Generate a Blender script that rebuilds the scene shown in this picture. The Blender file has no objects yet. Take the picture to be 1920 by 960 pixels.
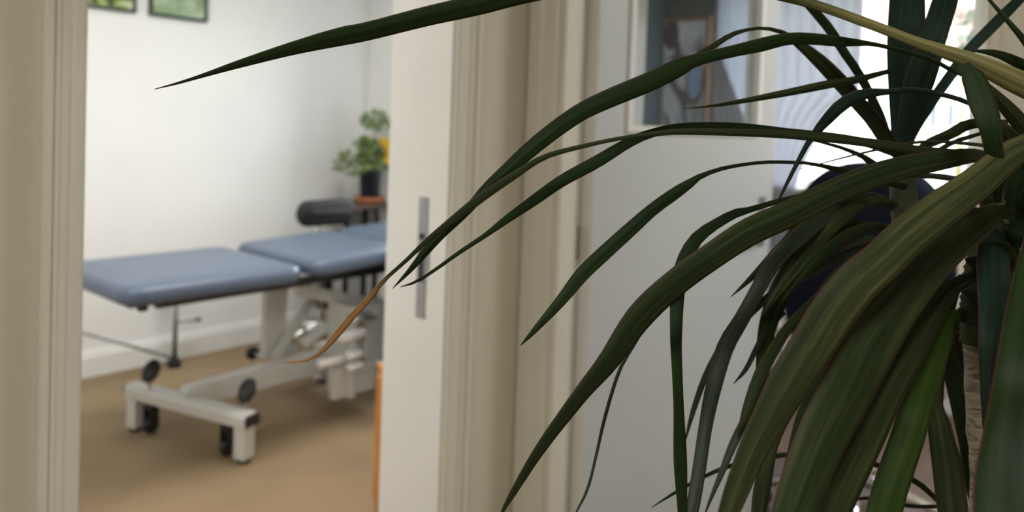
import bpy, bmesh, math, random
from mathutils import Vector, Matrix
PI = math.pi
SC = bpy.context.scene
COL = SC.collection

# ---------------------------------------------------------------- camera
# X runs along the hall wall, Y goes into the treatment room, Z is up
F, PX, PY, H = 1443.0, 960.0, 280.0, 1.38
yaw, pitch, roll = math.radians(49.4), math.radians(1.82), math.radians(2.03)
FW = Vector((math.sin(yaw) * math.cos(pitch), math.cos(yaw) * math.cos(pitch), -math.sin(pitch)))
_r = Vector((math.cos(yaw), -math.sin(yaw), 0)); _u = _r.cross(FW)
RT = math.cos(roll) * _r + math.sin(roll) * _u
UP = -math.sin(roll) * _r + math.cos(roll) * _u
EYE = Vector((0, 0, H))
cd = bpy.data.cameras.new('camera'); cam = bpy.data.objects.new('camera', cd); COL.objects.link(cam)
m = Matrix((RT, UP, -FW)).transposed().to_4x4(); m.translation = EYE
cam.matrix_world = m
cd.sensor_width = 36; cd.lens = F / 1920 * 36
cd.shift_y = -(480 - PY) / 1920
cd.clip_start = .02; cd.clip_end = 200
cd.dof.use_dof = True; cd.dof.focus_distance = .60; cd.dof.aperture_fstop = 4.8
SC.camera = cam

# ---------------------------------------------------------------- light and exposure
w = bpy.data.worlds.new('sky'); SC.world = w; w.use_nodes = True
bg = w.node_tree.nodes['Background']; bg.inputs[0].default_value = (.96, .98, 1, 1); bg.inputs[1].default_value = 13
SC.view_settings.view_transform = 'Standard'; SC.view_settings.look = 'None'
SC.view_settings.gamma = 1; SC.view_settings.use_curve_mapping = False
SC.view_settings.exposure = 0.0

def area(name, loc, d, sx, sy, power=0, col=(1, 1, 1), portal=False):
    l = bpy.data.lights.new(name, 'AREA'); l.shape = 'RECTANGLE'; l.size = sx; l.size_y = sy
    l.energy = power; l.color = col
    if portal: l.cycles.is_portal = True
    o = bpy.data.objects.new(name, l); COL.objects.link(o); o.location = loc
    o.rotation_euler = Vector(d).to_track_quat('-Z', 'Y').to_euler()
    return o
area('treatment_window_portal', (3.40, 3.25, 1.55), (-1, 0, 0), 1.0, 1.3, 1, portal=True)
area('office_window_portal', (4.47, 1.45, 1.70), (-1, 0, 0), 1.42, 1.22, 1, portal=True)
area('treatment_ceiling_lamp_light', (1.9, 2.5, 2.55), (0, 0, -1), 1.0, .6, 32, (1, .98, .95))
area('treatment_added_jamb_light', (.35, 2.6, 2.55), (0, 0, -1), .6, .6, 20, (1, .99, .97))  # added lamp, brightens the right door jamb
area('hall_ceiling_lamp_light', (-.75, -.35, 2.54), (0, 0, -1), .4, .4, 34, (1, .96, .90))
area('office_ceiling_lamp_light', (3.0, -.2, 2.54), (0, 0, -1), .5, .5, 32, (1, .98, .96))

# ---------------------------------------------------------------- materials
def nt(name):
    mt = bpy.data.materials.new(name); mt.use_nodes = True
    return mt, mt.node_tree.nodes, mt.node_tree.links, mt.node_tree.nodes['Principled BSDF']
def mat(name, col, rough=.6, metal=0, noise=.06, scale=30, bump=0, bscale=200, spec=.5, stretch=None, coat=0):
    mt, N, L, B = nt(name)
    tc = N.new('ShaderNodeTexCoord'); mp = N.new('ShaderNodeMapping'); L.new(tc.outputs['Object'], mp.inputs[0])
    if stretch: mp.inputs['Scale'].default_value = stretch
    nz = N.new('ShaderNodeTexNoise'); nz.inputs['Scale'].default_value = scale; nz.inputs['Detail'].default_value = 5
    L.new(mp.outputs[0], nz.inputs[0])
    rp = N.new('ShaderNodeValToRGB')
    rp.color_ramp.elements[0].position = .3; rp.color_ramp.elements[1].position = .7
    rp.color_ramp.elements[0].color = (*[c * (1 - noise) for c in col], 1)
    rp.color_ramp.elements[1].color = (*[min(1, c * (1 + noise)) for c in col], 1)
    L.new(nz.outputs[0], rp.inputs[0]); L.new(rp.outputs[0], B.inputs['Base Color'])
    B.inputs['Roughness'].default_value = rough; B.inputs['Metallic'].default_value = metal
    B.inputs['Specular IOR Level'].default_value = spec; B.inputs['Coat Weight'].default_value = coat
    if bump:
        n2 = N.new('ShaderNodeTexNoise'); n2.inputs['Scale'].default_value = bscale; L.new(mp.outputs[0], n2.inputs[0])
        bp = N.new('ShaderNodeBump'); bp.inputs['Strength'].default_value = bump; bp.inputs['Distance'].default_value = .003
        L.new(n2.outputs[0], bp.inputs['Height']); L.new(bp.outputs[0], B.inputs['Normal'])
    return mt
M = {}
M['hall_paint'] = mat('hall wall paint', (.63, .60, .49), .6, noise=.02, scale=4, bump=.15)
M['cream_trim'] = mat('cream gloss trim paint', (.74, .725, .64), .35, noise=.02, scale=6)
M['white_trim'] = mat('white gloss trim paint', (.84, .84, .82), .32, noise=.02, scale=6)
M['white_paint'] = mat('white wall paint', (.88, .875, .86), .7, noise=.015, scale=3, bump=.15)
M['teal_paint'] = mat('teal wall paint', (.018, .050, .065), .6, noise=.06, scale=4)
M['cream_paint'] = mat('cream wall paint', (.80, .76, .66), .6, noise=.02, scale=4)
M['ceiling'] = mat('ceiling paint', (.85, .84, .80), .8, noise=.02)
M['blue_vinyl'] = mat('blue grey vinyl', (.085, .115, .175), .36, noise=.05, scale=8, bump=.12, bscale=400)
M['white_enamel'] = mat('white grey enamel', (.62, .62, .59), .35, noise=.03, scale=12)
M['door_paint'] = mat('grey white door paint', (.58, .62, .65), .4, noise=.02, scale=6)
M['black_plastic'] = mat('black plastic', (.012, .012, .013), .4)
M['black_vinyl'] = mat('black vinyl', (.010, .011, .012), .65, bump=.1)
M['black_metal'] = mat('black metal', (.015, .015, .016), .4, metal=.3)
M['chrome'] = mat('chrome', (.80, .80, .80), .12, metal=1, noise=.02)
M['steel'] = mat('brushed steel', (.42, .42, .43), .35, metal=1, noise=.08, scale=40)
M['tin'] = mat('dull grey steel plate', (.36, .36, .38), .45, metal=.6, noise=.12, scale=60)
M['rubber'] = mat('rubber', (.02, .02, .02), .8)
M['pine'] = mat('orange pine', (.52, .22, .055), .45, noise=.25, scale=7, stretch=(6, 6, .6))
M['dark_wood'] = mat('dark brown wood', (.10, .06, .04), .5, noise=.25, scale=7, stretch=(1, 6, 6))
M['terracotta'] = mat('terracotta', (.42, .14, .05), .6, noise=.12, scale=20)
M['dark_pot'] = mat('dark glazed pot', (.012, .018, .022), .35)
M['soil'] = mat('soil', (.03, .02, .013), .95, noise=.5, scale=90, bump=.8)
M['navy'] = mat('navy blue upholstery', (.003, .006, .018), .8, noise=.15, scale=40, bump=.2, spec=.2)
M['lilac'] = mat('pale grey upholstery', (.42, .40, .44), .7, noise=.08, scale=40)
M['floor_wood'] = mat('brown wooden floor', (.13, .085, .06), .45, noise=.25, scale=6, stretch=(.8, 8, 1))
M['petal'] = mat('yellow petal', (.85, .55, .02), .6, noise=.15)
M['house_leaf'] = mat('mid green leaf', (.17, .23, .06), .5, noise=.5, scale=25)
M['house_leaf_pale'] = mat('pale green leaf', (.27, .36, .15), .5, noise=.35, scale=25)
M['house_stem'] = mat('green brown stem', (.12, .10, .04), .6, noise=.2)
M['house_wall'] = mat('outdoor white render', (.80, .78, .76), .8)
M['house_glass'] = mat('outdoor window glass', (.035, .05, .065), .2)
M['roof'] = mat('outdoor pink roof tile', (.55, .33, .28), .8, noise=.1)
M['tree'] = mat('outdoor tree foliage', (.045, .075, .055), .7, noise=.5, scale=3)
M['grass'] = mat('outdoor lawn', (.10, .16, .05), .9, noise=.3, scale=3)
M['frame_green'] = mat('dark green black frame', (.012, .028, .022), .4)
M['frame_wood'] = mat('brown wooden frame', (.20, .10, .055), .5, noise=.3, scale=10, stretch=(1, 1, .5))
M['white_plastic'] = mat('white plastic', (.8, .8, .8), .4)

def carpet():
    mt, N, L, B = nt('tan woven carpet')
    tc = N.new('ShaderNodeTexCoord'); mp = N.new('ShaderNodeMapping'); L.new(tc.outputs['Object'], mp.inputs[0])
    mp.inputs['Rotation'].default_value = (0, 0, math.radians(12))
    wv = N.new('ShaderNodeTexWave'); wv.inputs['Scale'].default_value = 34; wv.inputs['Distortion'].default_value = 2.5
    wv.inputs['Detail'].default_value = 3; wv.inputs['Detail Scale'].default_value = 4; wv.bands_direction = 'Y'
    L.new(mp.outputs[0], wv.inputs[0])
    nz = N.new('ShaderNodeTexNoise'); nz.inputs['Scale'].default_value = 260; nz.inputs['Detail'].default_value = 4; L.new(mp.outputs[0], nz.inputs[0])
    n2 = N.new('ShaderNodeTexNoise'); n2.inputs['Scale'].default_value = 3; L.new(mp.outputs[0], n2.inputs[0])
    a = N.new('ShaderNodeMath'); a.operation = 'MULTIPLY_ADD'; a.inputs[1].default_value = .35
    L.new(wv.outputs['Fac'], a.inputs[0]); L.new(nz.outputs[0], a.inputs[2])
    b = N.new('ShaderNodeMath'); b.operation = 'MULTIPLY_ADD'; b.inputs[1].default_value = .45
    L.new(n2.outputs[0], b.inputs[0]); L.new(a.outputs[0], b.inputs[2])
    rp = N.new('ShaderNodeValToRGB'); e = rp.color_ramp.elements
    e[0].position = .5; e[0].color = (.155, .108, .062, 1); e[1].position = 1.25 - .25; e[1].color = (.335, .245, .15, 1)
    L.new(b.outputs[0], rp.inputs[0]); L.new(rp.outputs[0], B.inputs['Base Color'])
    B.inputs['Roughness'].default_value = .95; B.inputs['Specular IOR Level'].default_value = .1
    bp = N.new('ShaderNodeBump'); bp.inputs['Strength'].default_value = .5; bp.inputs['Distance'].default_value = .004
    L.new(a.outputs[0], bp.inputs['Height']); L.new(bp.outputs[0], B.inputs['Normal'])
    return mt
M['carpet'] = carpet()

def pane_glass(name, tint, refl):
    mt = bpy.data.materials.new(name); mt.use_nodes = True; N = mt.node_tree.nodes; L = mt.node_tree.links; N.clear()
    o = N.new('ShaderNodeOutputMaterial'); t = N.new('ShaderNodeBsdfTransparent'); g = N.new('ShaderNodeBsdfGlossy'); x = N.new('ShaderNodeMixShader')
    x.inputs[0].default_value = .03 + refl
    t.inputs[0].default_value = (*tint, 1); g.inputs['Roughness'].default_value = .02
    L.new(t.outputs[0], x.inputs[1]); L.new(g.outputs[0], x.inputs[2]); L.new(x.outputs[0], o.inputs[0])
    return mt
M['glass'] = pane_glass('window glass', (.97, .98, 1), 0)
M['door_glass'] = pane_glass('door glass', (.90, .94, .98), .02)

def sheer(name, col, transp):
    mt = bpy.data.materials.new(name); mt.use_nodes = True; N = mt.node_tree.nodes; L = mt.node_tree.links; N.clear()
    o = N.new('ShaderNodeOutputMaterial'); t = N.new('ShaderNodeBsdfTransparent'); d = N.new('ShaderNodeBsdfDiffuse'); tr = N.new('ShaderNodeBsdfTranslucent')
    a = N.new('ShaderNodeMixShader'); b = N.new('ShaderNodeMixShader')
    tc = N.new('ShaderNodeTexCoord'); nz = N.new('ShaderNodeTexNoise'); nz.inputs['Scale'].default_value = 9
    rp = N.new('ShaderNodeValToRGB'); L.new(tc.outputs['Object'], nz.inputs[0]); L.new(nz.outputs[0], rp.inputs[0])
    rp.color_ramp.elements[0].color = (*[c * .93 for c in col], 1); rp.color_ramp.elements[1].color = (*col, 1)
    L.new(rp.outputs[0], d.inputs[0]); L.new(rp.outputs[0], tr.inputs[0])
    a.inputs[0].default_value = .38; L.new(d.outputs[0], a.inputs[1]); L.new(tr.outputs[0], a.inputs[2])
    b.inputs[0].default_value = transp; L.new(a.outputs[0], b.inputs[1]); L.new(t.outputs[0], b.inputs[2]); L.new(b.outputs[0], o.inputs[0])
    return mt
M['sheer'] = sheer('white voile', (.60, .61, .66), .03)
M['drape'] = sheer('grey drape cloth', (.50, .52, .57), 0)

def leaf_mat(name, dark, mid, light, edge=(.10, .032, .028), transl=.18, brown_from=None, lit_to=None, rough=.6, back=None):
    """long strap leaf: lengthwise veins, thin reddish margin, optional dried end; UV.x across, UV.y base to tip"""
    mt, N, L, B = nt(name)
    uv = N.new('ShaderNodeUVMap'); sp = N.new('ShaderNodeSeparateXYZ'); L.new(uv.outputs[0], sp.inputs[0])
    mp = N.new('ShaderNodeMapping'); mp.inputs['Scale'].default_value = (5, 2.0, 1); L.new(uv.outputs[0], mp.inputs[0])
    oi = N.new('ShaderNodeObjectInfo')
    ad = N.new('ShaderNodeVectorMath'); ad.operation = 'ADD'; L.new(mp.outputs[0], ad.inputs[0])
    cb = N.new('ShaderNodeCombineXYZ'); mu = N.new('ShaderNodeMath'); mu.operation = 'MULTIPLY'; mu.inputs[1].default_value = 37
    L.new(oi.outputs['Random'], mu.inputs[0]); L.new(mu.outputs[0], cb.inputs[2]); L.new(cb.outputs[0], ad.inputs[1])
    nz = N.new('ShaderNodeTexNoise'); nz.inputs['Scale'].default_value = 1.0; nz.inputs['Detail'].default_value = 6; nz.inputs['Roughness'].default_value = .65
    L.new(ad.outputs[0], nz.inputs[0])
    rp = N.new('ShaderNodeValToRGB'); e = rp.color_ramp.elements
    e[0].position = .34; e[0].color = (*dark, 1); e[1].position = .72; e[1].color = (*light, 1)
    c = e.new(.5); c.color = (*mid, 1); L.new(nz.outputs[0], rp.inputs[0])
    mp2 = N.new('ShaderNodeMapping'); mp2.inputs['Scale'].default_value = (70, 2, 1); L.new(uv.outputs[0], mp2.inputs[0])
    n2 = N.new('ShaderNodeTexNoise'); n2.inputs['Scale'].default_value = 1; n2.inputs['Detail'].default_value = 2; L.new(mp2.outputs[0], n2.inputs[0])
    fine = N.new('ShaderNodeMix'); fine.data_type = 'RGBA'; fine.blend_type = 'MULTIPLY'; fine.inputs[0].default_value = .32
    L.new(rp.outputs[0], fine.inputs[6]); L.new(n2.outputs[0], fine.inputs[7])
    # margin
    s1 = N.new('ShaderNodeMath'); s1.operation = 'SUBTRACT'; s1.inputs[1].default_value = .5; L.new(sp.outputs[0], s1.inputs[0])
    s2 = N.new('ShaderNodeMath'); s2.operation = 'ABSOLUTE'; L.new(s1.outputs[0], s2.inputs[0])
    mr = N.new('ShaderNodeMapRange'); mr.inputs[1].default_value = .468; mr.inputs[2].default_value = .492; L.new(s2.outputs[0], mr.inputs[0])
    mx = N.new('ShaderNodeMix'); mx.data_type = 'RGBA'; L.new(mr.outputs[0], mx.inputs[0]); L.new(fine.outputs[2], mx.inputs[6]); mx.inputs[7].default_value = (*edge, 1)
    out = mx.outputs[2]
    if lit_to:  # light on the underside put into the colour, from the base up
        m5 = N.new('ShaderNodeMapRange'); m5.inputs[1].default_value = lit_to; m5.inputs[2].default_value = lit_to - .10; L.new(sp.outputs[1], m5.inputs[0])
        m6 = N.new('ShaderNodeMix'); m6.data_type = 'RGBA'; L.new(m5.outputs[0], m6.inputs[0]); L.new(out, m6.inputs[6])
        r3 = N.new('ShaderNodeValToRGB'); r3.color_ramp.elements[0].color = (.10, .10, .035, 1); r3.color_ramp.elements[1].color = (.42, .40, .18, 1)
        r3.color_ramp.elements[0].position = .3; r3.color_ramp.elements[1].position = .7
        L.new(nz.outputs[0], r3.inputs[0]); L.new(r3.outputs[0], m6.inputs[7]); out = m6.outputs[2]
    if brown_from is not None:
        m3 = N.new('ShaderNodeMapRange'); m3.inputs[1].default_value = brown_from; m3.inputs[2].default_value = brown_from + .05; L.new(sp.outputs[1], m3.inputs[0])
        m4 = N.new('ShaderNodeMix'); m4.data_type = 'RGBA'; L.new(m3.outputs[0], m4.inputs[0]); L.new(out, m4.inputs[6])
        r2 = N.new('ShaderNodeValToRGB'); r2.color_ramp.elements[0].color = (.16, .075, .025, 1); r2.color_ramp.elements[1].color = (.60, .33, .13, 1)
        r2.color_ramp.elements[0].position = .35; r2.color_ramp.elements[1].position = .65
        L.new(nz.outputs[0], r2.inputs[0]); L.new(r2.outputs[0], m4.inputs[7]); out = m4.outputs[2]
    L.new(out, B.inputs['Base Color']); B.inputs['Roughness'].default_value = rough; B.inputs['Specular IOR Level'].default_value = .24
    bp = N.new('ShaderNodeBump'); bp.inputs['Strength'].default_value = .35; bp.inputs['Distance'].default_value = .0006
    L.new(n2.outputs[0], bp.inputs['Height']); L.new(bp.outputs[0], B.inputs['Normal'])
    tr = N.new('ShaderNodeBsdfTranslucent'); g = N.new('ShaderNodeMix'); g.data_type = 'RGBA'; g.blend_type = 'MULTIPLY'; g.inputs[0].default_value = 1
    L.new(out, g.inputs[6]); g.inputs[7].default_value = (1, 1, .45, 1); L.new(g.outputs[2], tr.inputs[0])
    sh = N.new('ShaderNodeMixShader'); sh.inputs[0].default_value = transl
    L.new(B.outputs[0], sh.inputs[1]); L.new(tr.outputs[0], sh.inputs[2]); L.new(sh.outputs[0], N['Material Output'].inputs[0])
    return mt
LM = {
 'dark':   leaf_mat('dark green leaf', (.006, .018, .004), (.013, .034, .007), (.026, .054, .013), transl=.10),
 'teal':   leaf_mat('blue green leaf', (.006, .020, .015), (.011, .033, .022), (.022, .052, .032), transl=.08),
 'olive':  leaf_mat('olive leaf', (.010, .022, .006), (.026, .042, .013), (.075, .092, .030), transl=.12),
 'pale':   leaf_mat('pale olive leaf', (.020, .034, .010), (.046, .060, .020), (.16, .165, .062), transl=.14),
 'arch':   leaf_mat('green leaf with light painted into its base', (.008, .020, .005), (.015, .036, .008), (.026, .054, .013), transl=.12, lit_to=.36),  # yellowish base stretch is painted light, not leaf pigment
 'grey':   leaf_mat('grey green leaf', (.018, .032, .017), (.032, .048, .028), (.075, .095, .065), transl=.1, rough=.45),
 'bright': leaf_mat('bright green leaf', (.018, .045, .004), (.035, .075, .007), (.06, .11, .014), transl=.35),
 'dry':    leaf_mat('green leaf with dried end', (.014, .028, .008), (.028, .045, .015), (.07, .08, .035), transl=.1, brown_from=.80),
}
def bark():
    mt, N, L, B = nt('grey ringed bark')
    tc = N.new('ShaderNodeTexCoord'); mp = N.new('ShaderNodeMapping'); L.new(tc.outputs['Object'], mp.inputs[0])
    mp.inputs['Scale'].default_value = (1, 1, 3)
    nz = N.new('ShaderNodeTexNoise'); nz.inputs['Scale'].default_value = 55; nz.inputs['Detail'].default_value = 6; nz.inputs['Distortion'].default_value = 1.2
    L.new(mp.outputs[0], nz.inputs[0]); rp = N.new('ShaderNodeValToRGB')
    rp.color_ramp.elements[0].position = .35; rp.color_ramp.elements[0].color = (.11, .095, .075, 1)
    rp.color_ramp.elements[1].position = .62; rp.color_ramp.elements[1].color = (.38, .34, .28, 1)
    L.new(nz.outputs[0], rp.inputs[0]); L.new(rp.outputs[0], B.inputs['Base Color']); B.inputs['Roughness'].default_value = .8
    bp = N.new('ShaderNodeBump'); bp.inputs['Strength'].default_value = .7; bp.inputs['Distance'].default_value = .002
    L.new(nz.outputs[0], bp.inputs['Height']); L.new(bp.outputs[0], B.inputs['Normal'])
    return mt
M['bark'] = bark()
M['green_stem'] = leaf_mat('green stem', (.02, .032, .014), (.045, .06, .028), (.09, .10, .05), transl=0)

def picture_mat(name, kind):
    """soft printed image: blurred plant shapes / a loose abstract of grey, blue and brown"""
    mt, N, L, B = nt(name)
    tc = N.new('ShaderNodeTexCoord'); nz = N.new('ShaderNodeTexNoise'); rp = N.new('ShaderNodeValToRGB'); e = rp.color_ramp.elements
    mp = N.new('ShaderNodeMapping'); L.new(tc.outputs['Object'], mp.inputs[0]); L.new(mp.outputs[0], nz.inputs[0]); L.new(nz.outputs[0], rp.inputs[0])
    B.inputs['Roughness'].default_value = .2
    if kind == 'dark':
        nz.inputs['Scale'].default_value = 9; mp.inputs['Scale'].default_value = (1, 1, 1.7); nz.inputs['Detail'].default_value = 3; nz.inputs['Distortion'].default_value = 1.2
        e[0].position = .40; e[0].color = (.008, .03, .01, 1); e[1].position = .64; e[1].color = (.62, .66, .45, 1); c = e.new(.53); c.color = (.28, .40, .06, 1)
        L.new(rp.outputs[0], B.inputs['Base Color'])
    elif kind == 'pale':
        nz.inputs['Scale'].default_value = 12; nz.inputs['Detail'].default_value = 5
        e[0].position = .36; e[0].color = (.24, .34, .18, 1); e[1].position = .66; e[1].color = (.55, .65, .50, 1)
        L.new(rp.outputs[0], B.inputs['Base Color'])
    else:
        nz.inputs['Scale'].default_value = 5; nz.inputs['Detail'].default_value = 3; nz.inputs['Distortion'].default_value = .8
        e[0].position = .36; e[0].color = (.06, .06, .10, 1); e[1].position = .60; e[1].color = (.88, .88, .95, 1); c = e.new(.46); c.color = (.66, .67, .78, 1)
        L.new(rp.outputs[0], B.inputs['Base Color'])
    return mt
M['art_dark'] = picture_mat('dark foliage print', 'dark'); M['art_pale'] = picture_mat('pale foliage print', 'pale'); M['art_grey'] = picture_mat('grey lilac abstract print', 'abs')
M['art_blue'] = mat('printed blue patch', (.34, .52, .98), .2, noise=.2, scale=14)
M['art_ink'] = mat('printed dark patch', (.025, .025, .05), .2, noise=.4, scale=14)
M['art_brown'] = mat('printed brown ring', (.16, .09, .07), .2, noise=.2, scale=14)

# ---------------------------------------------------------------- mesh helpers
def obj(name, bm, mt, parent=None, smooth=False, angle=None):
    me = bpy.data.meshes.new(name); bmesh.ops.recalc_face_normals(bm, faces=bm.faces)
    bm.to_mesh(me); bm.free(); me.materials.append(mt)
    if smooth:
        for p in me.polygons: p.use_smooth = True
        if angle: me.set_sharp_from_angle(angle=math.radians(angle))
    o = bpy.data.objects.new(name, me); COL.objects.link(o)
    if parent: o.parent = parent
    return o
def thing(name, label, cat, loc=(0, 0, 0), rz=0, group=None):
    o = bpy.data.objects.new(name, None); COL.objects.link(o); o.location = loc; o.rotation_euler = (0, 0, rz); o.empty_display_size = .1
    o['label'] = label; o['category'] = cat
    if group: o['group'] = group
    bpy.context.view_layer.update()
    return o
def tag(o, label, cat, group=None):
    o['label'] = label; o['category'] = cat
    if group: o['group'] = group
    return o
def struct(name, bm, mt, label=None, **k):
    o = obj(name, bm, mt, **k); o['kind'] = 'structure'
    if label: o['label'] = label
    o['category'] = name.split('_')[0]
    return o
def box(bm, x0, x1, y0, y1, z0, z1, bev=0, mx=None):
    r = bmesh.ops.create_cube(bm, size=1)['verts']
    for v in r:
        v.co = Vector(((x0 + x1) / 2 + v.co.x * (x1 - x0), (y0 + y1) / 2 + v.co.y * (y1 - y0), (z0 + z1) / 2 + v.co.z * (z1 - z0)))
    if mx: bmesh.ops.transform(bm, matrix=mx, verts=r)
    if bev:
        es = list({e for v in r for e in v.link_edges})
        bmesh.ops.bevel(bm, geom=es, offset=bev, segments=2, profile=.5, affect='EDGES')
    return bm
def Bx(*a, **k): return box(bmesh.new(), *a, **k)
def frames(pts):
    T = []
    for i in range(len(pts)):
        a = pts[max(i - 1, 0)]; b = pts[min(i + 1, len(pts) - 1)]; T.append((b - a).normalized())
    up = Vector((0, 0, 1)) if abs(T[0].z) < .9 else Vector((1, 0, 0))
    n = (up - T[0] * up.dot(T[0])).normalized(); R = []
    for t in T:
        n = (n - t * n.dot(t)).normalized(); R.append((t, n, t.cross(n)))
    return R
def tube(bm, pts, r, seg=12, cap=True):
    pts = [Vector(p) for p in pts]; rs = r if isinstance(r, (list, tuple)) else [r] * len(pts); rings = []
    for p, rr, (t, n, b) in zip(pts, rs, frames(pts)):
        rings.append([bm.verts.new(p + (n * math.cos(a) + b * math.sin(a)) * rr) for a in [2 * PI * k / seg for k in range(seg)]])
    for i in range(len(rings) - 1):
        for k in range(seg):
            bm.faces.new((rings[i][k], rings[i][(k + 1) % seg], rings[i + 1][(k + 1) % seg], rings[i + 1][k]))
    if cap: bm.faces.new(rings[0]); bm.faces.new(rings[-1])
    return bm
def Tb(*a, **k): return tube(bmesh.new(), *a, **k)
def lathe(prof, loc=(0, 0, 0), seg=32, bm=None, mx=None):
    bm = bm or bmesh.new(); rings = []; L = Vector(loc)
    for r, z in prof:
        ring = []
        for k in range(seg):
            a = 2 * PI * k / seg; c = Vector((max(r, 1e-4) * math.cos(a), max(r, 1e-4) * math.sin(a), z))
            if mx: c = mx @ c
            ring.append(bm.verts.new(c + L))
        rings.append(ring)
    for i in range(len(rings) - 1):
        for k in range(seg): bm.faces.new((rings[i][k], rings[i][(k + 1) % seg], rings[i + 1][(k + 1) % seg], rings[i + 1][k]))
    bm.faces.new(rings[0]); bm.faces.new(rings[-1]); return bm
def rrect(x0, x1, y0, y1, r, n=6):
    out = []
    for cx, cy, a0 in ((x1 - r, y1 - r, 0), (x0 + r, y1 - r, PI / 2), (x0 + r, y0 + r, PI), (x1 - r, y0 + r, 1.5 * PI)):
        for k in range(n + 1):
            a = a0 + PI / 2 * k / n; out.append((cx + r * math.cos(a), cy + r * math.sin(a)))
    return out
def cushion(x0, x1, y0, y1, z0, z1, rc=.05, re=.022, mx=None, dome=.006, bm=None):
    """upholstered pad: rounded plan corners and rolled edges"""
    bm = bm or bmesh.new(); prof = []
    for k in range(6):
        a = PI / 2 * k / 5; prof.append((re * (1 - math.sin(a)), z0 + re * .6 * (1 - math.cos(a))))
    for k in range(7):
        a = PI / 2 * k / 6; prof.append((re * (1 - math.cos(a)), z1 - re * (1 - math.sin(a))))
    prof += [(re + .03, z1 + dome * .6), (re + .09, z1 + dome)]
    rings = []; lim = min(x1 - x0, y1 - y0) / 2 - .008
    for ins, z in prof:
        ins = min(ins, lim)
        rr = min(max(rc - ins, .006), lim + .008 - ins)
        ring = [bm.verts.new((x, y, z)) for x, y in rrect(x0 + ins, x1 - ins, y0 + ins, y1 - ins, rr)]
        rings.append(ring)
    n = len(rings[0])
    for i in range(len(rings) - 1):
        for k in range(n): bm.faces.new((rings[i][k], rings[i][(k + 1) % n], rings[i + 1][(k + 1) % n], rings[i + 1][k]))
    bm.faces.new(rings[0]); bm.faces.new(rings[-1])
    if mx: bmesh.ops.transform(bm, matrix=mx, verts=bm.verts)
    return bm
def prism(pts, axis, a, b, bev=0):
    """outline extruded along an axis: pts in the other two coordinates"""
    bm = bmesh.new(); ax = 'xyz'.index(axis)
    def P(p, c):
        q = list(p); q.insert(ax, c); return q
    A = [bm.verts.new(P(p, a)) for p in pts]; Bv = [bm.verts.new(P(p, b)) for p in pts]; n = len(pts)
    bm.faces.new(A); bm.faces.new(Bv)
    for k in range(n): bm.faces.new((A[k], A[(k + 1) % n], Bv[(k + 1) % n], Bv[k]))
    if bev: bmesh.ops.bevel(bm, geom=list(bm.edges), offset=bev, segments=2, profile=.5, affect='EDGES')
    return bm
def Rz(a): return Matrix.Rotation(a, 4, 'Z')
def about(p, R): return Matrix.Translation(Vector(p)) @ R @ Matrix.Translation(-Vector(p))
def copy_tree(o, parent=None):
    c = o.copy(); COL.objects.link(c)
    if parent: c.parent = parent
    for ch in list(o.children): copy_tree(ch, c)
    return c

# ---------------------------------------------------------------- the setting
HV, TV = 1.31, 1.52            # hall face and treatment-room face of the long wall
DL, DR = .487, 1.297           # clear opening of the treatment-room doorway
CE = 2.62; DH = 2.04
UW, UO = 1.60, 1.72            # hall face and office face of the cross wall
OV1, OV0 = 1.21, .262          # clear opening of the office doorway
bm = Bx(-3, DL - .025, HV, TV, 0, CE); box(bm, DL - .025, DR + .025, HV, TV, DH + .025, CE); box(bm, DR + .025, UW, HV, TV, 0, CE)
struct('wall_hall', bm, M['hall_paint'], 'cream painted hall wall around the treatment room doorway')
# treatment-room side of the same wall is white
bm = Bx(-.6, DL - .03, TV, TV + .006, 0, CE); box(bm, DL - .03, DR + .03, TV, TV + .006, DH + .03, CE); box(bm, DR + .03, 2.26, TV, TV + .006, 0, CE)
struct('wall_treatment_front', bm, M['white_paint'])
bm = Bx(UW, UO, OV1 + .02, TV, 0, CE); box(bm, UW, UO, OV0 - .02, OV1 + .02, DH + .02, CE); box(bm, UW, UO, -1.6, OV0 - .02, 0, CE)
struct('wall_cross', bm, M['hall_paint'], 'cream painted wall with the glazed door opening')
struct('wall_divider', Bx(UO, 2.26, 1.42, TV, 0, CE), M['cream_paint'])
struct('wall_jog', Bx(2.26, 2.36, 1.42, 2.60, 0, CE), M['cream_paint'])
struct('wall_teal', box(Bx(2.36, 4.4, 2.50, 2.60, 1.0, CE), 2.36, 4.4, 2.5, 2.6, 0, 1.0), M['teal_paint'], 'dark teal side wall of the far office')
struct('wall_treatment_back', Bx(-.7, 3.5, 4.2, 4.3, 0, CE), M['white_paint'], 'white back wall behind the massage table')
struct('wall_treatment_left', Bx(-.7, -.6, TV, 4.2, 0, CE), M['white_paint'])
bm = Bx(3.36, 3.46, 2.60, 4.2, 0, .9); box(bm, 3.36, 3.46, 2.6, 4.2, 2.2, CE); box(bm, 3.36, 3.46, 2.60, 2.75, .9, 2.2); box(bm, 3.36, 3.46, 3.75, 4.2, .9, 2.2)
struct('wall_treatment_right', bm, M['white_paint'])
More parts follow.
